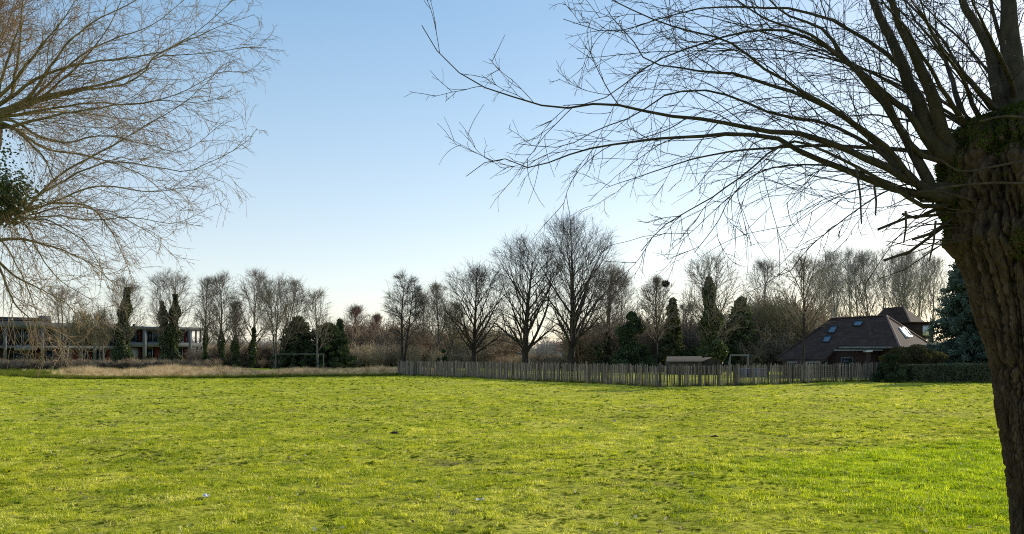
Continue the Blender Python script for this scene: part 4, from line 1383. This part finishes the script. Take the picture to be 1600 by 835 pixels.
def bark_trunk(parent, rings, base, seed, mat='willow_bark', segs=420, rows=460, furrow=.035, knob=.05, nf=11):
    tone = []
    """lofted trunk from (x, y, z, radius) rings with deep vertical furrows and knobs; local to base."""
    ra = np.array(rings, float)
    z = np.linspace(ra[0, 2], ra[-1, 2], rows)
    cx, cy, rr = (np.interp(z, ra[:, 2], ra[:, k]) for k in (0, 1, 3))
    ker = np.hanning(15); ker /= ker.sum()
    rp = np.convolve(np.pad(rr, 7, mode='edge'), ker, 'valid')
    a = np.linspace(0, 2 * np.pi, segs, endpoint=False)
    V = np.empty((rows, segs, 3))
    for i in range(rows):
        for j in range(segs):
            ca, sa = math.cos(a[j]), math.sin(a[j])
            zz = z[i]
            wob = mnoise.noise((ca * 1.5, sa * 1.5, zz * 1.3 + seed)) * .5
            f1 = abs(mnoise.noise((ca * nf + wob, sa * nf + wob, zz * 2.6 + wob * 5 + seed)))
            f2 = abs(mnoise.noise((ca * nf * 1.9, sa * nf * 1.9, zz * 14.0 + seed)))
            kb = mnoise.noise((ca * 1.8, sa * 1.8, zz * 2.2 + seed + 9))
            if rr[i] > .48:
                kb += .9 * min(1, (rr[i] - .48) * 6) * mnoise.noise((ca * 4.5, sa * 4.5, zz * 6 + seed))
            rad = rp[i] + furrow * (min(f1 * 3.2, 1) - .6) + furrow * .45 * (min(f2 * 3, 1) - .5) + knob * kb * (rp[i] / .4)
            tone.append(min(f1 * 3.2, 1) * .6 + min(f2 * 3, 1) * .4)
            V[i, j] = (cx[i] + rad * ca - base[0], cy[i] + rad * sa - base[1], zz)
    v = V.reshape(-1, 3)
    i = (np.arange(rows - 1) * segs)[:, None]
    j = np.arange(segs)[None]
    j2 = (j + 1) % segs
    f = np.stack([i + j, i + j2, i + segs + j2, i + segs + j], -1).reshape(-1, 4)
    top = np.arange((rows - 1) * segs, rows * segs)
    return link('trunk', mesh_np('trunk', v, [f, top[None]], True, tone), M[mat], parent), V


D1 = 6.0
pxm = D1 / F
RB = (P(1640, HY, D1)[0], D1, 0.0)
RP = [
    ([(1450, 306), (1431, 302), (1351, 274), (1270, 240), (1188, 207), (1110, 203), (1042, 204), (952, 214), (881, 236), (826, 259), (776, 246), (728, 276)], 9, .5),
    ([(1455, 296), (1400, 268), (1330, 243), (1250, 214), (1183, 202), (1123, 190), (1042, 178), (962, 161), (922, 160), (881, 166), (826, 158), (756, 136), (715, 112), (675, 70), (659, 40)], 9, -.6),
    ([(1460, 300), (1431, 281), (1350, 206), (1275, 156), (1193, 126), (1143, 110), (1113, 110), (1067, 103), (1012, 93), (987, 60), (962, 35), (945, 10)], 9, .8),
    ([(1470, 230), (1416, 171), (1366, 136), (1306, 93), (1260, 60), (1193, 35), (1143, 0), (1090, -50)], 10, -.4),
    ([(1470, 310), (1436, 266), (1381, 173), (1341, 126), (1306, 85), (1275, 45), (1230, 30), (1200, 2), (1150, -60)], 15, .4),
    ([(1475, 240), (1436, 166), (1401, 90), (1361, 0), (1330, -120), (1290, -280)], 20, .3),
    ([(1485, 230), (1474, 201), (1456, 141), (1426, 65), (1396, 0), (1370, -140), (1350, -300)], 18, -.4),
    ([(1515, 205), (1501, 181), (1461, 136), (1411, 55), (1371, 0), (1300, -100)], 7, -.9),
    ([(1570, 190), (1552, 166), (1481, 85), (1426, 0), (1380, -90)], 8, -.8),
    ([(1570, 180), (1557, 131), (1542, 75), (1497, 0), (1450, -130), (1430, -300)], 15, .6),
    ([(1590, 190), (1580, 100), (1575, 0), (1560, -150), (1540, -330)], 30, .2),
    ([(1470, 320), (1400, 288), (1310, 238), (1239, 206), (1198, 231), (1143, 274), (1093, 312), (1042, 347), (1002, 392)], 5, -.7),
    ([(1470, 300), (1420, 290), (1368, 309), (1320, 342), (1265, 387), (1235, 424)], 2.6, -.5),
    ([(1440, 240), (1366, 136), (1280, 66), (1198, 40), (1143, 48), (1073, 70), (1012, 100), (937, 156), (880, 165)], 6, -.3),
    ([(1450, 290), (1380, 240), (1300, 200), (1220, 185), (1140, 150), (1060, 150), (1000, 185), (940, 205), (880, 230), (810, 225)], 5, .9),
    ([(1480, 220), (1420, 120), (1350, 60), (1260, 20), (1160, 10), (1060, 20), (960, 50), (880, 30)], 6, .7),
    ([(1510, 190), (1470, 90), (1430, 20), (1380, -60)], 7, 1.2),
    ([(1460, 300), (1390, 230), (1310, 180), (1230, 130), (1150, 70), (1060, 40), (960, 0), (900, -30)], 6, -1.0),
    ([(1468, 312), (1420, 292), (1340, 262), (1270, 252), (1200, 260), (1150, 300), (1120, 350), (1085, 395)], 4, .6),
    ([(1530, 190), (1500, 120), (1450, 40), (1430, -40)], 6, -1.2),
    ([(1590, 170), (1560, 90), (1520, 20), (1500, -60)], 8, -1.2),
]
hc = P(1612, 262, D1)
willow = pollard('pollard_willow', 'dark mossy pollard willow with a thick furrowed trunk at the right edge of the picture', RB, D1, RP, 201, 'willow_limb', 'willow_twig', (hc, .75), 24, 3.6, .0030, 13, 1.4,
                 (.2, 3.0), -.014)


def ring(px, py, edge):
    q = P(px, py, D1)
    return (q[0], D1, q[2], (px - edge - 17) * pxm)


rings = [ring(1645, 1000, 1560), ring(1645, 985, 1565), ring(1643, 920, 1582), ring(1640, 835, 1579), ring(1636, 700, 1563), ring(1632, 600, 1548), ring(1626, 500, 1528), ring(1622, 430, 1511), ring(1618, 395, 1497), ring(1616, 375, 1484),
         ring(1615, 350, 1488), ring(1612, 320, 1478), ring(1612, 290, 1468), ring(1612, 250, 1466), ring(1612, 215, 1480), ring(1614, 190, 1500), ring(1616, 172, 1545), ring(1616, 162, 1590)]
_, TV = bark_trunk(willow, rings, RB, 3.0, furrow=.052, knob=.05)
# moss over the head
r = np.random.default_rng(91)
rows, segs = TV.shape[:2]
pts = []
while len(pts) < 42000:
    i = r.integers(int(rows * .70), rows - 3); j = r.integers(0, segs)
    p = TV[i, j]
    if mnoise.noise((p[0] * 3.2, p[1] * 3.2, p[2] * 2.2)) + .35 * (p[2] - 2.75) > .10 or r.random() < .02:
        pts.append(p + r.normal(size=3) * .014)
pts = np.array(pts)
v, f = leaves(pts, .0075 * r.uniform(.5, 1.6, len(pts)), r, .1, 1.5)
link('moss', mesh_np('moss', v, [f]), M['moss'], willow)
# broken stubs under the head
for i in range(28):
    ang = r.uniform(2.85, 3.45)
    z = r.uniform(2.45, 2.95)
    p0 = np.array([hc[0] + .66 * math.cos(ang) - RB[0], .66 * math.sin(ang), z])
    p0[0] = min(p0[0], P(1462, 300, D1)[0] - RB[0] + .1)
    dv = np.array([math.cos(ang) - .5, math.sin(ang) * .7, r.uniform(-1.0, .25)])
    L = r.uniform(.10, .30)
    mb = MB()
    mid = p0 + dv * L * .5 + r.normal(size=3) * .03
    mb.tube([p0 - dv * .08, mid, p0 + dv * L], [.005, .004, .003] if r.random() < .8 else [.012, .011, .010], 7)
    mb.build('branch_stub', M['stub'], willow, True)
for (x0, y0, x1, y1) in ((1338, 262, 1346, 350), (1366, 292, 1368, 337), (1462, 345, 1452, 408), (1415, 330, 1412, 380)):
    mb = MB(); a, b = P(x0, y0, D1 - .3), P(x1, y1, D1 - .3)
    mb.tube([a - RB, (a + b) / 2 - RB + [.01, 0, 0], b - RB], [.008, .007, .005], 6); mb.build('branch_stub', M['stub'], willow, True)
for pl in ([(1470, 250), (1500, 268), (1545, 262), (1600, 252), (1660, 245)], [(1450, 297), (1500, 290), (1555, 286), (1620, 288)], [(1530, 190), (1570, 182), (1620, 186)]):
    q = smooth_path([P(x, y, D1 - .82) for x, y in pl], 14) - np.array(RB)
    mb = MB(); mb.tube(q, np.linspace(.006, .009, 14), 6); mb.build('branch_stub', M['stub'], willow, True)

# left willow
D2 = 10.0
LB = (P(-92, HY, D2)[0], D2, 0.0)
LP = [
    ([(10, 175), (65, 156), (121, 143), (191, 133), (226, 118), (246, 95), (302, 65), (352, 40), (397, 23)], 4.8, .6),
    ([(10, 175), (65, 156), (121, 143), (191, 133), (226, 118), (246, 95), (327, 85), (387, 75), (417, 75)], 4, .5),
    ([(0, 200), (45, 191), (90, 181), (201, 163), (251, 156), (310, 160), (350, 150)], 3.1, -.6),
    ([(20, 320), (75, 282), (126, 256), (171, 234), (226, 199), (282, 166), (322, 131), (350, 100)], 3.4, .7),
    ([(20, 330), (70, 297), (146, 251), (186, 245), (241, 256), (287, 264), (327, 251), (382, 224), (402, 201)], 3.4, -.6),
    ([(5, 340), (45, 327), (75, 317), (136, 297), (176, 289), (236, 298), (287, 294), (322, 277), (350, 285)], 4.1, .3),
    ([(20, 175), (65, 151), (100, 121), (151, 75), (171, 45), (191, 0), (205, -60)], 3.4, .4),
    ([(15, 170), (50, 151), (80, 111), (116, 65), (166, 30), (201, 10), (260, -30)], 4.1, -.5),
    ([(10, 160), (25, 136), (35, 75), (40, 0), (50, -80)], 4.8, .3),
    ([(-10, 160), (0, 131), (15, 80), (30, 30), (40, -50)], 4.8, -.4),
    ([(15, 170), (60, 146), (121, 90), (166, 65), (241, 38), (277, 10), (310, -20)], 3.4, .8),
    ([(0, 335), (35, 342), (55, 387), (75, 417), (100, 440), (140, 465), (158, 490)], 2.7, -.8),
    ([(75, 317), (131, 322), (161, 352), (191, 402), (205, 430)], 2, .5),
    ([(10, 180), (70, 165), (140, 150), (210, 150), (280, 135), (340, 110), (390, 115)], 2.7, 1.0),
    ([(-5, 330), (40, 345), (90, 340), (150, 345), (210, 340), (270, 350), (320, 330)], 2.7, -1.0),
    ([(-10, 350), (20, 400), (45, 450), (60, 500), (75, 525), (70, 545), (64, 556)], 2.7, .8),
    ([(-20, 360), (0, 420), (20, 470), (50, 500), (85, 525), (100, 555)], 2.7, -.5),
    ([(-20, 390), (20, 430), (70, 455), (110, 480), (125, 510)], 2.4, .2),
    ([(15, 190), (60, 215), (110, 225), (160, 210), (230, 225), (290, 235), (350, 190)], 2.7, .1),
    ([(5, 160), (60, 120), (130, 95), (200, 85), (270, 70), (330, 30), (365, 0)], 3.4, -1.2),
    ([(0, 150), (60, 80), (100, 30), (130, -20)], 5, -.3),
    ([(-20, 380), (30, 372), (90, 385), (140, 410), (180, 445)], 3, .4),
    ([(20, 330), (80, 345), (130, 375), (160, 420), (170, 450)], 3, -1.0),
    ([(20, 330), (100, 325), (180, 340), (240, 370), (270, 400)], 3, .2),
    ([(10, 195), (70, 235), (150, 250), (220, 275), (290, 330)], 3.5, 1.0),
    ([(10, 195), (60, 240), (90, 290), (130, 320)], 3.5, -1.0),
]
lw = pollard('pollard_willow', 'sunlit pollard willow spreading golden twigs and ivy in from the left edge', LB, D2, LP, 202, 'sunlit_limb', 'sunlit_twig', (P(-70, 185, D2), .5), 56, 3.0, .0030, 29, 1.15,
             (.8, 5.2), -.015, 6)
lr = [(LB[0], D2, -.15, .55), (LB[0], D2, .1, .42), (LB[0], D2, 1.2, .32), (LB[0] + .03, D2, 2.6, .30), (LB[0] + .06, D2, 3.4, .32), (LB[0] + .10, D2, 4.0, .42),
      (LB[0] + .13, D2, 4.35, .52), (LB[0] + .14, D2, 4.6, .52), (LB[0] + .14, D2, 4.8, .40), (LB[0] + .14, D2, 4.92, .24), (LB[0] + .14, D2, 4.98, .06)]
bark_trunk(lw, lr, LB, 8.0, segs=150, rows=220, furrow=.03, knob=.1)
# side bough carrying the lower branches and the ivy on it
mb = MB()
mb.tube(smooth_path([P(-75, 420, D2), P(-40, 380, D2), P(0, 345, D2), P(30, 325, D2)], 12) - np.array(LB), np.linspace(.075, .035, 12), 10)
mb.build('limb', M['sunlit_limb'], lw, True)
r = np.random.default_rng(95)
n = 3200
C = P(8, 308, D2) - np.array(LB) + r.normal(size=(n, 3)) * np.array([.15, .18, .16])
C2 = P(2, 220, D2) - np.array(LB) + r.normal(size=(300, 3)) * np.array([.1, .2, .25])
v, f = leaves(np.vstack([C, C2]), .021 * r.uniform(.6, 1.4, n + 300), r, .3)
link('ivy', mesh_np('ivy', v, [f]), M['ivy'], lw)

# ------------------------------------------------------------------ small things on the grass
def scrap(label, px, py, size, mat, seed, name='paper_scrap', cat='litter'):
    d = F * EYE / (py - HY)
    q = P(px, py, d)
    r = np.random.default_rng(seed)
    k = 7
    g = np.array([[((i / (k - 1)) - .5) * size * 2, ((j / (k - 1)) - .5) * size * 1.2, abs(r.normal()) * size * .28 + .03] for j in range(k) for i in range(k)])
    i = (np.arange(k - 1)[:, None] * k + np.arange(k - 1)[None]).ravel()
    o = link(name, mesh_np(name, g, [np.stack([i, i + 1, i + k + 1, i + k], 1)]), M[mat], None, (q[0], d, float(gz(q[0], d))))
    o.rotation_euler = (0, 0, r.random() * 3)
    tag(o, label, cat)


scrap('crumpled white paper scrap lying on the near grass', 322, 780, .055, 'paper', 1)
scrap('small torn white paper lying in the middle of the near grass', 750, 786, .045, 'paper', 2)
scrap('tiny blue plastic scrap lying on the open field', 960, 661, .06, 'blue', 3, 'plastic_scrap')


def molehill(label, px, py, w, seed):
    d = F * EYE / (py - HY)
    q = P(px, py, d)
    r = np.random.default_rng(seed)
    k, m = 18, 7
    vs = []
    for i in range(m):
        f = i / (m - 1)
        for j in range(k):
            a = j / k * 6.283
            rr = w * (1 - f) * (1 + .25 * r.normal() * (i > 0))
            vs.append((rr * math.cos(a), rr * .8 * math.sin(a), w * .34 * math.sin(f * 1.5) * (1 + .15 * r.normal()) - .01 + .01 * (i > 0)))
    i = (np.arange(m - 1) * k)[:, None]; j = np.arange(k)[None]; j2 = (j + 1) % k
    f = np.stack([i + j, i + j2, i + k + j2, i + k + j], -1).reshape(-1, 4)
    o = link('molehill', mesh_np('molehill', np.array(vs), [f]), M['soil'], None, (q[0], d, float(gz(q[0], d))))
    tag(o, label, 'molehill')


molehill('dark clod of earth on the right half of the field', 1117, 684, 0.087, 5)
molehill('dark flat clod of earth left of the middle of the field', 616, 679, 0.105, 6)
molehill('dark clod of earth near the lush grass at the right', 1380, 681, 0.074, 7)
molehill('small dark clod of earth near the left edge of the field', 36, 631, 0.087, 8)

# ------------------------------------------------------------------ light, sky, camera
AZ, EL = R(49), R(22.5)
sd = Vector((math.sin(AZ) * math.cos(EL), math.cos(AZ) * math.cos(EL), math.sin(EL)))
sun = bpy.data.lights.new('sun', 'SUN')
sun.energy = 5.0
sun.angle = R(.53)
sun.color = (1.0, .93, .80)
so = bpy.data.objects.new('sun', sun)
COL.objects.link(so)
so.rotation_euler = (-sd).to_track_quat('-Z', 'Y').to_euler()
so.location = (30, 20, 40)

w = bpy.data.worlds.new('World')
S.world = w
w.use_nodes = True
nt = w.node_tree
nt.nodes.clear()
sky = nt.nodes.new('ShaderNodeTexSky')
sky.sky_type = 'NISHITA'
sky.sun_disc = False
sky.sun_elevation = EL
sky.sun_rotation = AZ
sky.air_density = 1.0
sky.dust_density = .6
sky.ozone_density = 1.0
bg = nt.nodes.new('ShaderNodeBackground')
bg.inputs[1].default_value = .15
wo = nt.nodes.new('ShaderNodeOutputWorld')
tcw = nt.nodes.new('ShaderNodeTexCoord')
sx = nt.nodes.new('ShaderNodeSeparateXYZ')
nt.links.new(tcw.outputs['Generated'], sx.inputs[0])
# clear cold air with thin high haze: the low sky is paler and cooler than the plain model gives
k1 = nt.nodes.new('ShaderNodeVectorMath'); k1.operation = 'MULTIPLY'
k1.inputs[1].default_value = (1.46, 1.36, 1.25)
nt.links.new(sky.outputs[0], k1.inputs[0])
el = ramp(nt, sx.outputs['Z'], [(0.0, (.83, .88, .93)), (.11, (.69, .78, .90)), (.26, (.43, .645, .87)), (.39, (.245, .505, .815)), (1.0, (.14, .32, .64))])
k3 = nt.nodes.new('ShaderNodeVectorMath'); k3.operation = 'SCALE'
k3.inputs['Scale'].default_value = 1 / .15
nt.links.new(el, k3.inputs[0])
k2 = nt.nodes.new('ShaderNodeMix'); k2.data_type = 'RGBA'
k2.inputs[0].default_value = .52
nt.links.new(k1.outputs[0], k2.inputs[6])
nt.links.new(k3.outputs[0], k2.inputs[7])
nt.links.new(k2.outputs[2], bg.inputs[0])
nt.links.new(bg.outputs[0], wo.inputs[0])

cam = bpy.data.cameras.new('camera')
cam.sensor_width = 36
cam.lens = 36 * F / 1600
cam.shift_y = (HY - 417.5) / 1600
cam.clip_start = .1
cam.clip_end = 6000
co = bpy.data.objects.new('camera', cam)
COL.objects.link(co)
co.location = (0, 0, EYE)
co.rotation_euler = (math.pi / 2, 0, 0)
S.camera = co
S.view_settings.view_transform = 'Standard'
S.view_settings.look = 'None'
S.view_settings.exposure = 0
S.cycles.filter_width = 1.05
S.cycles.max_bounces = 6
S.cycles.transparent_max_bounces = 4
S.cycles.use_adaptive_sampling = True
S.cycles.use_denoising = False
